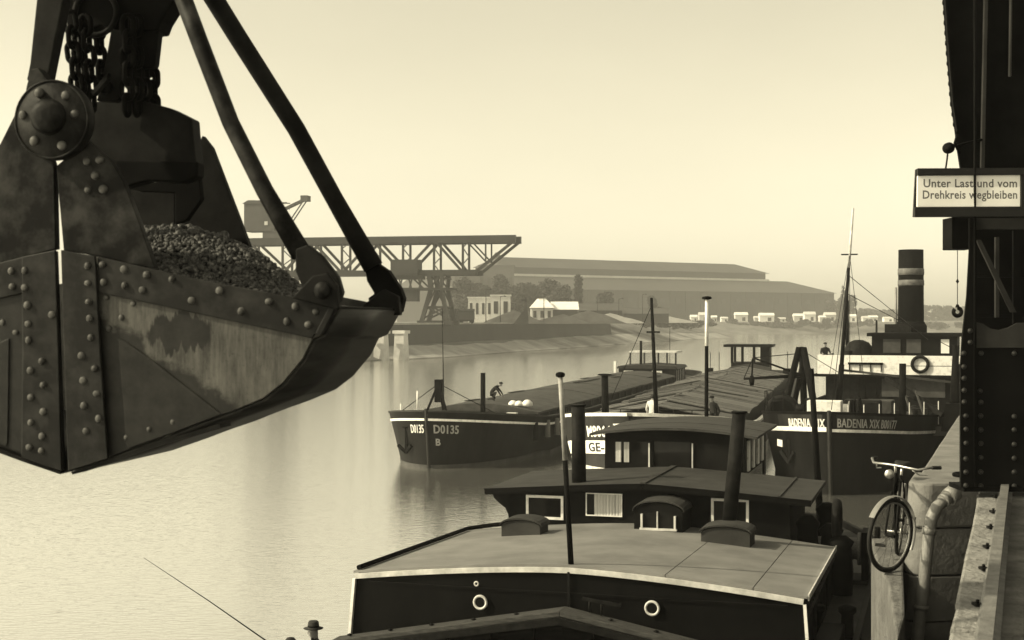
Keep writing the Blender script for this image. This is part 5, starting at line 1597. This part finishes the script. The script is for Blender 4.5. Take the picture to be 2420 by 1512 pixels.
# paving slabs on the near edge strip
js = [3.2,4.5,5.9,7.23,7.92,9.4,11.0,12.55,13.9]
for a, c in zip(js, js[1:]):
    g = .008; dz = random.uniform(-.006,.006)
    w_ = .62
    lo = [(strip_x(a+g)+random.uniform(-.01,.012),a+g),(strip_x(a+g)+w_,a+g-.2),(strip_x(c-g)+w_,c-g-.2),(strip_x(c-g)+random.uniform(-.01,.012),c-g)]
    MB().prism([(x,y,QT-.058) for x,y in lo], [(x,y,QT+dz) for x,y in lo]).build('slab', m_conc, q, bevel=.018)
for k in range(6):
    a = 3.2+k*1.8; c = a+1.78
    lo = [(strip_x(a)+.64,a),(strip_x(a)+3.2,a-.9),(strip_x(c)+3.2,c-.9),(strip_x(c)+.64,c)]
    MB().prism([(x,y,QT-.058) for x,y in lo], [(x,y,QT-.01) for x,y in lo]).build('slab', m_conc, q, bevel=.01)
# coping blocks beyond the step
Ds = [14.75]
while Ds[-1] < 60: Ds.append(Ds[-1]+1.65)
for a, c in zip(Ds, Ds[1:]):
    g = .01
    lo = [(cope_x(a+g)-.02,a+g),(cope_x(a+g)+1.35,a+g-.4),(cope_x(c-g)+1.35,c-g-.4),(cope_x(c-g)-.02,c-g)]
    MB().prism([(x,y,QT-.3) for x,y in lo], [(x,y,QT+random.uniform(-.006,.006)) for x,y in lo]).build('coping_block', m_stone, q, bevel=.03)
# end pier: courses of dressed stone with a rounded corner and slight batter
zs = [QT, 4.96, 4.50, 4.05, 3.59, 3.13, 2.67, 2.21, 1.75, 1.29, .83, .37, -.2]
for i in range(len(zs)-1):
    zt_, zb_ = zs[i]-(.0 if i == 0 else .012), zs[i+1]
    def ring(z, grow=0.0):
        s = -(QT-z)*.085-grow
        cx, cy, r = 3.98+s+.16, 13.72+.16+s*.4, .16
        p = [(cx+r*math.cos(a), cy+r*math.sin(a)) for a in [R(200+10*k) for k in range(8)]]
        return [(cx-r+.27,14.72),(cx-r*.98,cy+.12)]+p+[(4.72+s*.2,13.82+s*.4),(5.0,14.72)]
    grow = .015 if i == 0 else random.uniform(-.004,.004)
    MB().prism([(x,y,zb_) for x,y in ring(zb_, grow)], [(x,y,zt_) for x,y in ring(zt_, grow)]).build('stone_block', m_stone, q, bevel=.025 if i == 0 else .012)
MB().torus((4.62,14.3,QT+.02), .1, .022, 24, 8, 'Z').build('mooring_ring', m_blacks, q)
# small landing beside the pier where the bicycle stands
land = [(2.86,10.4),(3.27,12.1),(3.46,12.9),(3.50,13.2),(3.62,13.9),(3.95,15.4),(4.4,15.4),(4.0,14.3),(3.80,13.6),(3.2,11.4)]
MB().prism([(x,y,-.5) for x,y in land], [(x,y,4.60) for x,y in land]).build('landing', M('landing_stone', .07, .13, 3, .9, 0, .8, 18, detail=9, bdist=.04), q, bevel=.02)

# crane rail with clips
def rail_pt(D): return Vector((2.38+.3672*(D-7), D))
rl = empty('crane_rail', (rail_pt(7).x, 7, QT), 0, 'crane rail bolted along the lit edge of the near quay', 'rail')
def rp(D, off, z):
    p = rail_pt(D); n_ = Vector((.94,-.342))
    return (p.x+n_.x*off-rl.location.x, D+n_.y*off-7, z)
prof = [(-.06,.008),(.06,.008),(.06,.02),(.012,.034),(.012,.082),(.034,.092),(.034,.122),(-.034,.122),(-.034,.092),(-.012,.082),(-.012,.034),(-.06,.02)]
MB().prism([rp(2.6,x,z) for x,z in prof], [rp(17,x,z) for x,z in prof]).build('rail_bar', m_rail, rl)
D = 4.3
while D < 13:
    for sg in (-1,):
        c = rp(D+random.uniform(-.05,.05), sg*.075, 0)
        k = MB().box(c[0]-.022,c[0]+.022,c[1]-.04,c[1]+.04,.006,.022).lathe([(.011,.022),(.011,.04),(.005,.042)], 6, (c[0],c[1],0))
        k.build('rail_clip', m_steel, rl)
    D += random.choice((.7,.9,1.15))
cv = MB(); cv.prism([rp(2.6,.17,.0),rp(2.6,1.4,.0),rp(2.6,1.4,.14),rp(2.6,.17,.14)], [rp(12.2,.17,.0),rp(12.2,1.4,.0),rp(12.2,1.4,.14),rp(12.2,.17,.14)])  # raised dark strip added to make the ground right of the rail dark
tr = cv.build('darkening_strip', m_crane); tr.location = rl.location
tag(tr, 'dark cover strip added to darken the quay beside the crane rail', 'cover')

# drain pipe
pl = [pt(2160,1600,13.35), pt(2167,1512,13.38), pt(2182,1385,13.42), pt(2195,1255,13.45), pt(2201,1222,13.46), pt(2213,1198,13.48), pt(2232,1180,13.52), pt(2252,1164,13.6)]
pe = empty('drain_pipe', (pl[0].x, pl[0].y, -.2), 0, 'pale grey drain pipe bending out at the top of the stone pier', 'pipe')
full = [Vector((pl[0].x-.1, pl[0].y, -.2))]+pl
MB().tube([p-pe.location for p in full], .058, 16).build('pipe_run', m_pipe, pe)
for i, (a, c) in enumerate(((pt(2194,1262,13.45),pt(2196,1246,13.45)), (pt(2240,1176,13.55),pt(2256,1162,13.6)), (pt(2228,1184,13.5),pt(2234,1179,13.52)), (pt(2176,1440,13.4),pt(2177,1430,13.4)))):
    MB().tube([a-pe.location, c-pe.location], .068 if i != 1 else .085, 16).build('pipe_collar', m_pipe, pe)

# ------------------------------------------------------------------ portal crane leg
LD = 12.6
base = pt(2270, 1152, LD)
lg = empty('portal_crane', (base.x, LD, QT+.125), 0, 'dark riveted leg of the quay crane standing on its rail at right', 'crane')
def lq(px, py, D=LD):
    p = pt(px, py, D); return Vector((p.x-lg.location.x, p.y-lg.location.y, p.z-lg.location.z))
def lplate(name, pix, d0, d1, mat, parent=lg, bevel=.003):
    a = [lq(x, y, d0) for x, y in pix]
    return MB().prism([(p.x, d0-LD, p.z) for p in a], [(p.x, d1-LD, p.z) for p in a]).build(name, mat, parent, bevel=bevel)
lplate('web_plate', [(2300,818),(2500,818),(2500,1150),(2300,1150)], LD, LD+.02, m_crane)
ang = lplate('corner_angle', [(2269,862),(2273,800),(2284,700),(2290,590),(2290,515),(2302,515),(2302,1151),(2270,1151)], LD-.03, LD-.004, m_crane)
lplate('side_flange', [(2270,862),(2274,862),(2274,1151),(2270,1151)], LD-.002, LD+.04, m_crane)
lplate('cover_strip', [(2303,515),(2307,515),(2307,1150),(2303,1150)], LD-.035, LD-.005, m_crane)
lplate('gusset', [(2303,760),(2322,764),(2340,776),(2360,780),(2382,774),(2402,763),(2500,760),(2500,822),(2303,822)], LD-.02, LD-.003, m_cranelt)
lplate('diagonal', [(2306,566),(2318,566),(2402,738),(2388,738)], LD+.03, LD+.06, m_cranelt)
lplate('post', [(2352,560),(2361,560),(2361,750),(2352,750)], LD+.065, LD+.1, m_cranelt)
lplate('post', [(2394,545),(2412,545),(2412,765),(2394,765)], LD+.065, LD+.1, m_crane)
lplate('post', [(2440,520),(2500,520),(2500,765),(2440,765)], LD-.02, LD+.1, m_crane)
lplate('crossbar', [(2303,648),(2440,648),(2440,655),(2303,655)], LD+.105, LD+.13, m_crane)
lplate('crossbar', [(2303,742),(2440,742),(2440,750),(2303,750)], LD+.105, LD+.13, m_crane)
lplate('crossbar', [(2303,516),(2500,516),(2500,542),(2303,542)], LD-.015, LD+.02, m_cranelt)
lplate('dark_backing', [(2292,380),(2540,380),(2540,1130),(2300,1130)], LD+.6, LD+.63, m_blacks)  # black sheet standing in for the shade inside the leg
lplate('casing', [(2226,-80),(2230,0),(2239,130),(2248,240),(2258,310),(2262,345),(2270,398),(2270,470),(2520,470),(2520,-80)], LD+.1, LD+.14, m_blacks)
ed = lplate('casing_edge', [(2229,-80),(2233,0),(2242,130),(2251,240),(2261,310),(2262,310),(2256,240),(2247,130),(2238,0),(2236,-80)], LD+.06, LD+.095, m_crane)
lplate('conduit', [(2328,-80),(2336,-80),(2326,398),(2318,398)], LD+.05, LD+.09, m_cranelt)
lplate('conduit', [(2388,-20),(2392,-20),(2390,180),(2385,180)], LD+.05, LD+.09, m_cranelt)
lplate('counter_box', [(2249,513),(2301,513),(2301,588),(2249,588)], LD+.12, LD+.4, m_blacks)
lplate('bogie', [(2276,1151),(2500,1151),(2500,1162),(2276,1162)], LD-.02, LD+.4, m_blacks)
rv2 = MB().lathe([(.0235,0),(.0225,-.008),(.016,-.017),(.001,-.021)], 12, (0,0,0), 'Y').mesh('rivet', M('leg_rivet', .03, .05, 10, .42))
rv3 = rv2.copy(); rv3.materials.clear(); rv3.materials.append(m_blacks)
def lr(x, y, d): 
    p = lq((3600+x/2.159)/1.6931, (1300+y/2.159)/1.6931, LD+d); link_mesh('rivet', rv2, lg, loc=(p.x, d, p.z))
for x, y in ((550,245),(551,360),(552,460),(553,565),(553,665),(568,785),(570,900),(570,1020),(568,1155),(568,1270),(568,1385),(605,50),(605,150)): lr(x, y, -.03)
for x, y in ((690,570),(697,668),(697,785),(697,905),(697,1022),(697,1145),(697,1268),(697,1390),(985,245),(985,790),(985,905),(985,1030),(985,1150),(985,1270),(985,1390),(700,245)): lr(x, y, 0.0)
for k in range(14):
    y = -20+k*24
    x = lerp_table([(-80,2226),(0,2230),(130,2239),(240,2248),(310,2258)], y)
    p = lq(x+.5, y, LD+.1); link_mesh('rivet', rv3, lg, loc=(p.x+.012, .12, p.z), rot=(0,0,R(-90)), scale=(1.5,1.1,1.5))
MB().tube([lq(2303,-80,12.15), lq(2303.5,1140,12.5)], .011, 6).build('signal_cable', m_blacks, lg)
# lamp on a bracket
lp_ = MB().lathe([(.001,-.06),(.035,-.05),(.05,0),(.05,.05),(.02,.07)], 16, tuple(lq(2243,349,LD)), 'Y').build('lamp_head', m_blacks, lg)
MB().tube([lq(2250,347,LD), lq(2275,340,LD), lq(2320,330,LD+.05)], .012, 8).build('lamp_arm', m_crane, lg)
MB().tube([lq(2262,318,LD), lq(2256,338,LD), lq(2268,365,LD)], .014, 8).build('lamp_bracket', m_blacks, lg)
MB().tube([lq(2239,362,LD-.05), lq(2237,380,LD-.05), lq(2234,400,LD-.05)], .008, 6).build('lamp_chain', m_steel, lg)

# warning sign
sd = 12.3
sp_ = pt(2160, 512, sd)
sg_ = empty('warning_sign', (sp_.x, sd, sp_.z), 0, 'white enamel warning sign with two lines of German lettering', 'sign')
def sq(px, py, d=0): 
    p = pt(px, py, sd); return (p.x-sp_.x, d, p.z-sp_.z)
def splate(name, pix, d0, d1, mat, bevel=.003):
    a = [sq(x, y) for x, y in pix]
    return MB().prism([(x,d0,z) for x,_,z in a], [(x,d1,z) for x,_,z in a]).build(name, mat, sg_, bevel=bevel)
splate('back_board', [(2166,399),(2450,398),(2450,512),(2160,512)], .03, .06, m_signb)
splate('frame_rail', [(2167,398),(2450,397),(2450,413),(2167,414)], -.02, .028, m_signb)
splate('frame_rail', [(2160,490),(2450,489),(2450,512),(2160,513)], -.02, .028, m_signb)
en = splate('enamel_panel', [(2168,415),(2411,413),(2411,488),(2167,489)], .005, .028, m_signw)
splate('frame_edge', [(2412,412),(2450,412),(2450,490),(2412,490)], -.01, .028, m_signb)
for body, x0, x1, yb in (('Unter Last und vom', 2181, 2402, 442), ('Drehkreis wegbleiben', 2179, 2402, 469)):
    me = text_mesh(body, 1.0, .0, .016)
    w_ = max(v.co.x for v in me.vertices)-min(v.co.x for v in me.vertices)
    a = sq(x0, yb); bb = sq(x1, yb)
    k = (bb[0]-a[0])/w_; kz = .102
    for v in me.vertices: v.co = (a[0]+v.co.x*k, .0045-(.002 if v.co.z > 0 else 0), a[2]+v.co.y*kz)
    me.materials.clear(); me.materials.append(M('sign_letter', .09, .13, 8, .6))
    link_mesh('lettering', me, en)

# hook on its line
hp_ = pt(2262, 737, 12.9)
hk = empty('crane_hook', (hp_.x, hp_.y, hp_.z-.06), 0, 'small round crane hook hanging on a thin line beside the leg', 'hook')
MB().torus((0,0,.06), .036, .019, 28, 8, 'Y', R(-225), R(85)).build('hook_body', m_steel, hk)
MB().lathe([(.01,.1),(.02,.105),(.012,.13)], 10, (0,0,0)).build('hook_swivel', m_steel, hk)
t0 = pt(2262, 588, 12.9)
MB().tube([(0,0,.12),(.0,0,t0.z-hk.location.z)], .0035, 6).build('line', m_steel, hk)
MB().lathe([(.001,-.02),(.016,0),(.001,.03)], 10, (0,0,.34)).build('line_weight', m_steel, hk)

# ------------------------------------------------------------------ bicycle
def bicycle():
    e = empty('bicycle', (3.57, 13.3, 4.60), R(-20), 'old roadster bicycle with pale mudguards leaning by the stone pier', 'bicycle')
    e.rotation_euler = (0, R(4), R(-20))
    r = .335
    def wheel(parent, c, rot):
        w = bpy.data.objects.new('wheel', None); col.objects.link(w); w.parent = parent; w.location = c; w.rotation_euler = (0,0,rot)
        MB().torus((0,0,0), r, .02, 40, 8, 'X').build('tyre', m_tyre, w)
        MB().torus((0,0,0), r-.022, .012, 40, 6, 'X').build('rim', m_rail, w)
        s = MB()
        for k in range(20):
            a = 2*math.pi*k/20; sd_ = .03 if k % 2 else -.03
            s.tube([(sd_,.015*math.cos(a+1.2),.015*math.sin(a+1.2)),(0,(r-.03)*math.cos(a),(r-.03)*math.sin(a))], .0015, 4, caps=False)
        s.tube([(-.05,0,0),(.05,0,0)], .018, 8)
        s.build('spokes', m_steel, w)
        g = MB(); v, f = [], []
        a0, a1 = R(-25), R(150)
        for k in range(27):
            a = a0+(a1-a0)*k/26; rr = r+.045
            y, z = rr*math.cos(a), rr*math.sin(a)
            v += [(-.03,y*.985,z*.985),(0,y*1.01,z*1.01),(.03,y*.985,z*.985)]
        for k in range(26):
            for j in range(2): f.append((3*k+j,3*k+3+j,3*k+4+j,3*k+1+j))
        g.add(v, f, True); g.build('mudguard', m_mud, w)
        return w
    st = R(-30)
    wheel(e, (0,0,r+.02), st); wheel(e, (0,1.1,r+.02), 0)
    head = Vector((0,.2,.83)); bb = Vector((0,.64,.3)); seat = Vector((0,.83,.84)); rear = Vector((0,1.1,r+.02))
    MB().tube([head+Vector((0,.015,-.05)), bb], .016, 8).tube([head+Vector((0,.0,.06)), seat+Vector((0,-.02,-.05))], .014, 8).tube([bb, seat], .015, 8).tube([head+Vector((0,.03,-.09)), head+Vector((0,-.03,.11))], .02, 8).build('frame', m_cabin, e)
    s2 = MB()
    for x in (-.055,.055):
        s2.tube([bb+Vector((x*.6,0,0)), rear+Vector((x,0,0))], .009, 6).tube([seat+Vector((x*.4,0,-.05)), rear+Vector((x,0,0))], .008, 6)
    s2.build('rear_stays', m_cabin, e)
    fk = MB()
    cs_, sn = math.cos(st), math.sin(st)
    for x in (-.06,.06):
        fk.tube([head+Vector((x*.6,.03,-.09)), (x*cs_, x*sn, r+.02)], [.012,.009], 6)
    fk.build('front_fork', m_steel, e)
    hb = MB()
    def hv(x, y, z): return Vector((x*cs_-y*sn, x*sn+y*cs_, 0))+Vector((0,.16,z))
    hb.tube([hv(-.36,.17,1.03), hv(-.33,.06,1.03), hv(-.25,-.02,1.0), hv(-.1,-.05,1.01), hv(0,-.03,1.01), hv(.1,-.05,1.01), hv(.25,-.02,1.0), hv(.33,.06,1.03), hv(.36,.17,1.03)], .012, 8)
    hb.tube([hv(0,-.03,1.01), head+Vector((0,-.01,.05))], .012, 8)
    ho = hb.build('handlebar', m_chrome, e)
    for sg in (-1,1):
        MB().tube([hv(sg*.335,.08,1.03), hv(sg*.36,.18,1.03)], .018, 8).build('grip', m_tyre, ho)
        MB().tube([hv(sg*.2,-.04,.99), hv(sg*.24,.02,.95), hv(sg*.26,.12,.945)], .006, 6).build('brake_lever', m_chrome, ho)
    MB().lathe([(.02,.05),(.045,-.02),(.04,-.035),(.001,-.03)], 14, tuple(hv(0,-.11,.93)), 'Y').build('lamp', m_chrome, e)
    MB().prism([(-.09,.95,.93),(.09,.95,.93),(.02,.7,.93),(-.02,.7,.93)], [(-.08,.95,.98),(.08,.95,.98),(.015,.7,.96),(-.015,.7,.96)]).build('saddle', m_tyre, e, bevel=.015)
    MB().tube([seat+Vector((0,0,-.05)), seat+Vector((0,.01,.1))], .013, 8).build('seat_post', m_chrome, e)
    ck = MB().lathe([(.09,-.004),(.09,.004)], 24, (.05,.64,.3), 'X').tube([(-.1,.64,.3),(.1,.64,.3)], .012, 8).bar((.09,.64,.3),(.09,.6,.46),.02,.02).bar((-.09,.64,.3),(-.09,.68,.14),.02,.02)
    co_ = ck.build('crank', m_chrome, e)
    MB().box(.09,.19,.57,.63,.45,.475).build('pedal', m_tyre, co_); MB().box(-.19,-.09,.65,.71,.13,.155).build('pedal', m_tyre, co_)
bicycle()

# ------------------------------------------------------------------ people
def body_mesh(J, edges, root, mats, skin_pts, top_split=None):
    """one continuous skinned body. J: name -> (xyz, radius); skin_pts: [(centre, radius)] that show skin"""
    names = list(J)
    me = bpy.data.meshes.new('body')
    me.from_pydata([J[k][0] for k in names], [(names.index(a), names.index(b)) for a, b in edges], [])
    ob = bpy.data.objects.new('body_tmp', me); col.objects.link(ob)
    ob.modifiers.new('skin', 'SKIN')
    for i, k in enumerate(names):
        d = me.skin_vertices[0].data[i]; rr = J[k][1]
        d.radius = rr if isinstance(rr, tuple) else (rr, rr)
        d.use_root = (k == root)
    ss = ob.modifiers.new('sub', 'SUBSURF'); ss.levels = 2; ss.render_levels = 2
    dg = bpy.context.evaluated_depsgraph_get()
    out = bpy.data.meshes.new_from_object(ob.evaluated_get(dg))
    bpy.data.objects.remove(ob); bpy.data.meshes.remove(me)
    out.materials.clear()
    for m_ in mats: out.materials.append(m_)
    for p in out.polygons:
        p.use_smooth = True
        c = p.center; idx = 0
        if top_split is not None and c.z < top_split: idx = 2
        for (s, r_) in skin_pts:
            if (c-Vector(s)).length < r_: idx = 1
        p.material_index = idx
    return out
EDG = [('pelvis','belly'),('belly','chest'),('chest','neck'),('neck','jaw'),('jaw','head'),('head','crown'),('jaw','nose'),
       ('chest','shL'),('shL','elL'),('elL','wrL'),('wrL','hdL'),('hdL','fgL'),('hdL','thL'),
       ('chest','shR'),('shR','elR'),('elR','wrR'),('wrR','hdR'),('hdR','fgR'),('hdR','thR'),
       ('pelvis','hpL'),('hpL','knL'),('knL','anL'),('anL','toL'),('pelvis','hpR'),('hpR','knR'),('knR','anR'),('anR','toR')]
RAD = dict(pelvis=(.15,.12), belly=(.145,.11), chest=(.16,.12), neck=.055, jaw=.075, head=(.082,.098), crown=.05, nose=.014,
           shL=.075, elL=.05, wrL=.033, hdL=.036, fgL=.018, thL=.013, shR=.075, elR=.05, wrR=.033, hdR=.036, fgR=.018, thR=.013,
           hpL=.095, knL=.065, anL=.042, toL=.035, hpR=.095, knR=.065, anR=.042, toR=.035)
def person(loc, rz, P, label, shirt, trousers, hat=None, split=None, group=None):
    """P: joint positions; figure faces local -y"""
    e = empty('person', loc, rz, label, 'person', group)
    J = {k: (P[k], RAD[k]) for k in RAD}
    hd = Vector(P['head'])
    sk = [(P['head'], .15), (P['jaw'], .085), (P['nose'], .05), (P['hdL'], .075), (P['hdR'], .075), (P['fgL'], .06), (P['fgR'], .06)]
    me = body_mesh(J, EDG, 'pelvis', [shirt, m_skin, trousers], sk, split)
    link_mesh('body', me, e)
    if hat == 'brim':
        up = (Vector(P['crown'])-hd).normalized(); c = hd+up*.035
        MB().lathe([(.001,0),(.165,-.012),(.175,-.004),(.1,.016),(.098,.05),(.092,.1),(.075,.122),(.03,.108),(.001,.105)], 22, tuple(c)).build('hat', m_hat, e)
        MB().lathe([(.1,.02),(.102,.022),(.1,.045),(.098,.046)], 22, tuple(c)).build('hat_band', m_blacks, e)
    elif hat == 'cap':
        up = (Vector(P['crown'])-hd).normalized(); c = hd+up*.03
        MB().lathe([(.098,0),(.106,.03),(.1,.075),(.06,.1),(.001,.105)], 18, tuple(c)).build('cap', m_hat, e)
        MB().prism([(c.x-.07,c.y-.08,c.z+.02),(c.x+.07,c.y-.08,c.z+.02),(c.x+.05,c.y-.17,c.z+.005),(c.x-.05,c.y-.17,c.z+.005)], [(c.x-.07,c.y-.08,c.z+.035),(c.x+.07,c.y-.08,c.z+.035),(c.x+.05,c.y-.17,c.z+.015),(c.x-.05,c.y-.17,c.z+.015)]).build('cap_peak', m_hat, e)
    elif hat == 'hair':
        MB().lathe([(.001,.13),(.06,.12),(.098,.075),(.106,.02),(.1,-.03),(.07,-.05)], 18, (hd.x, hd.y+.022, hd.z)).build('hair', m_hat, e)
    return e
def standing(lean=0.0, arms='down'):
    P = dict(pelvis=(0,0,.93), belly=(0,-.02*lean,1.1), chest=(0,-.05*lean,1.33), neck=(0,-.07*lean,1.48), jaw=(0,-.08*lean-.01,1.56), head=(0,-.09*lean,1.64), crown=(0,-.09*lean+.01,1.72), nose=(0,-.09*lean-.11,1.61),
             shL=(-.2,-.05*lean,1.4), elL=(-.26,.02,1.12), wrL=(-.25,-.08,.88), hdL=(-.25,-.1,.81), fgL=(-.245,-.11,.73), thL=(-.22,-.13,.79),
             shR=(.2,-.05*lean,1.4), elR=(.26,.02,1.12), wrR=(.25,-.08,.88), hdR=(.25,-.1,.81), fgR=(.245,-.11,.73), thR=(.22,-.13,.79),
             hpL=(-.1,0,.86), knL=(-.11,-.02,.48), anL=(-.12,.02,.09), toL=(-.13,-.15,.035), hpR=(.1,0,.86), knR=(.12,-.03,.48), anR=(.13,.01,.09), toR=(.15,-.16,.035))
    if arms == 'rail':
        P.update(elL=(-.27,-.1,1.16), wrL=(-.22,-.32,1.12), hdL=(-.21,-.39,1.12), fgL=(-.2,-.45,1.1), thL=(-.17,-.4,1.13), elR=(.27,-.1,1.16), wrR=(.22,-.32,1.12), hdR=(.21,-.39,1.12), fgR=(.2,-.45,1.1), thR=(.17,-.4,1.13))
    return P
def seated():
    return dict(pelvis=(0,0,.12), belly=(0,-.03,.28), chest=(0,-.07,.5), neck=(0,-.1,.65), jaw=(0,-.125,.73), head=(0,-.125,.81), crown=(0,-.12,.89), nose=(0,-.235,.78),
                shL=(-.2,-.07,.57), elL=(-.26,-.16,.32), wrL=(-.17,-.38,.3), hdL=(-.15,-.45,.31), fgL=(-.12,-.5,.3), thL=(-.11,-.44,.34),
                shR=(.2,-.07,.57), elR=(.26,-.16,.32), wrR=(.17,-.36,.27), hdR=(.15,-.43,.28), fgR=(.12,-.48,.27), thR=(.11,-.42,.31),
                hpL=(-.1,-.05,.1), knL=(-.14,-.46,.12), anL=(-.15,-.5,-.27), toL=(-.16,-.66,-.315), hpR=(.1,-.05,.1), knR=(.14,-.46,.12), anR=(.16,-.48,-.27), toR=(.18,-.64,-.315))
# bending worker on the canvas hatch: crouching, back rounded, arms reaching down (faces local -y)
crouch = dict(pelvis=(0,.12,.36), belly=(0,.06,.52), chest=(0,-.14,.72), neck=(0,-.28,.82), jaw=(0,-.37,.84), head=(0,-.42,.9), crown=(0,-.45,.97), nose=(0,-.52,.84),
              shL=(-.2,-.16,.75), elL=(-.24,-.34,.52), wrL=(-.2,-.46,.3), hdL=(-.19,-.49,.23), fgL=(-.18,-.53,.17), thL=(-.15,-.52,.22),
              shR=(.2,-.16,.75), elR=(.24,-.36,.54), wrR=(.2,-.5,.33), hdR=(.19,-.54,.26), fgR=(.18,-.58,.2), thR=(.15,-.57,.25),
              hpL=(-.11,.1,.34), knL=(-.17,-.22,.48), anL=(-.15,.02,.09), toL=(-.16,-.14,.035), hpR=(.11,.1,.34), knR=(.17,-.1,.12), anR=(.15,.26,.09), toR=(.15,.34,.035))
def on_barge(root, x, y, z): return root.matrix_basis @ Vector((x, y, z))
rot1 = barge1.rotation_euler.z
c = pt(1165, 965, 76.5)
loc = Vector((c.x, c.y, 0)); lb = barge1.matrix_basis.inverted() @ loc
zc = 2.15+.42*math.cos(max(-1, min(1, lb.x/3.2))*math.pi/2)+.02
person((loc.x, loc.y, zc), R(80), crouch, 'man in dark work clothes crouching on the canvas hatch of barge D0135', m_cloth, m_cloth, 'cap', .45)
bd = pt(1222, 966, 74.5); lb2 = barge1.matrix_basis.inverted() @ Vector((bd.x, bd.y, 0))
zc2 = 2.15+.42*math.cos(lb2.x/3.2*math.pi/2)
sk_ = MB(); rnd = random.Random(2)
for k in range(5):
    r_ = rnd.uniform(.16,.3)
    sk_.lathe([(.02,0),(r_,.03),(r_*.9,r_*.7),(r_*.4,r_*1.15),(.02,r_*1.2)], 10, (rnd.uniform(-.6,.6), rnd.uniform(-.2,.2), 0))
ob = sk_.build('canvas_bundle', m_white); ob.location = (bd.x, bd.y, zc2+.01)
tag(ob, 'crumpled white canvas bundle lying on the hatch behind the crouching man', 'bundle')
p = on_barge(barge2, 0.15, 5.55, 0); zd = hull2.top(5.5)-.65
person((p.x-.1, p.y, zd+.01), R(150), standing(1.0), 'man in white shirt standing at the foot of the mast on the planked barge', m_shirt, m_cloth, 'hair', .95)
p = on_barge(barge2, 2.75, 5.9, 0); zd = hull2.top(5.9)-.65
person((p.x, p.y, zd+.01), R(-60), standing(2.2), 'person in dark clothes stooping beside the winch on the planked barge', m_cloth, m_cloth, 'cap', .95)
p = on_barge(tug_e, -3.35, 24.1, 3.955)
person((p.x, p.y, 3.956), R(0), standing(.6, 'rail'), 'dark clad crewman behind the left end of the white tug bridge', m_cloth, m_cloth, 'cap', .95)

# rowing boat with two anglers, alongside the near barge
rb_c = Vector((-4.05, 24.6)); 
rb = empty('rowing_boat', (rb_c.x, rb_c.y, 0), R(-17), 'small dark rowing boat alongside the near barge carrying two anglers', 'rowing boat')
v, f = [], []
nst = 13
for i in range(nst):
    t = i/(nst-1); y = -2.6+5.2*t; hw_ = .78*(1-abs(2*t-1)**2.4)+.03; sh_ = .72+.2*abs(2*t-1)**2
    for x, z in ((-hw_,sh_),(-hw_*.85,.1),(0,-.12),(hw_*.85,.1),(hw_,sh_)): v.append((x,y,z))
for i in range(nst-1):
    for j in range(4): f.append((i*5+j,i*5+5+j,i*5+6+j,i*5+1+j))
hb_ = MB().add(v, f, True).build('boat_hull', m_wood, rb); so = hb_.modifiers.new('s','SOLIDIFY'); so.thickness = .03
for y in (-.85, .45, 1.5):
    MB().box(-.7,.7,y-.14,y+.14,.57,.61).build('thwart', m_wood, rb)
a1 = rb.matrix_basis @ Vector((.1,-.85,.3)); a2 = rb.matrix_basis @ Vector((.0,.45,.3))
hatp = pt(757, 1468, 24.3)
# the hatted angler sits on the rear thwart, the bare headed one on the fore thwart
z0 = .3+.27
A = person((hatp.x, hatp.y, z0), R(-70), seated(), 'angler wearing a brimmed felt hat at the bottom edge of the picture', m_cloth, m_cloth, 'brim', .1)
hatp2 = pt(700, 1508, 24.0)
B = person((hatp2.x, hatp2.y, .42), R(-100), seated(), 'bare headed angler seated left of the man with the hat', m_cloth, m_cloth, 'hair', .1)
rb.location = ((hatp.x+hatp2.x)/2+.1, 24.1, 0)
tag(MB().box(hatp.x-.22,hatp.x+.22,hatp.y-.2,hatp.y+.2,.615,.80).box(hatp.x-.24,hatp.x+.24,hatp.y-.22,hatp.y+.22,.80,.82).build('tackle_box', m_wood), 'wooden tackle box used as a seat by the hatted angler', 'box')
for o, zz in ((A, .82), (B, .62)):
    o.location.z = zz
rr = empty('fishing_rod', (hatp2.x, hatp2.y-.4, .75), 0, 'long thin fishing rod slanting out over the bright water', 'fishing rod')
tip = pt(340, 1318, 25.5)-rr.location; but = pt(655, 1532, 23.8)-rr.location
MB().tube([but, but.lerp(tip,.5)+Vector((0,0,.02)), tip], [.013,.009,.004], 6).build('rod_blank', m_steel, rr)
MB().tube([but+(but-tip).normalized()*.35, but], .018, 8).build('rod_handle', m_wood, rr)
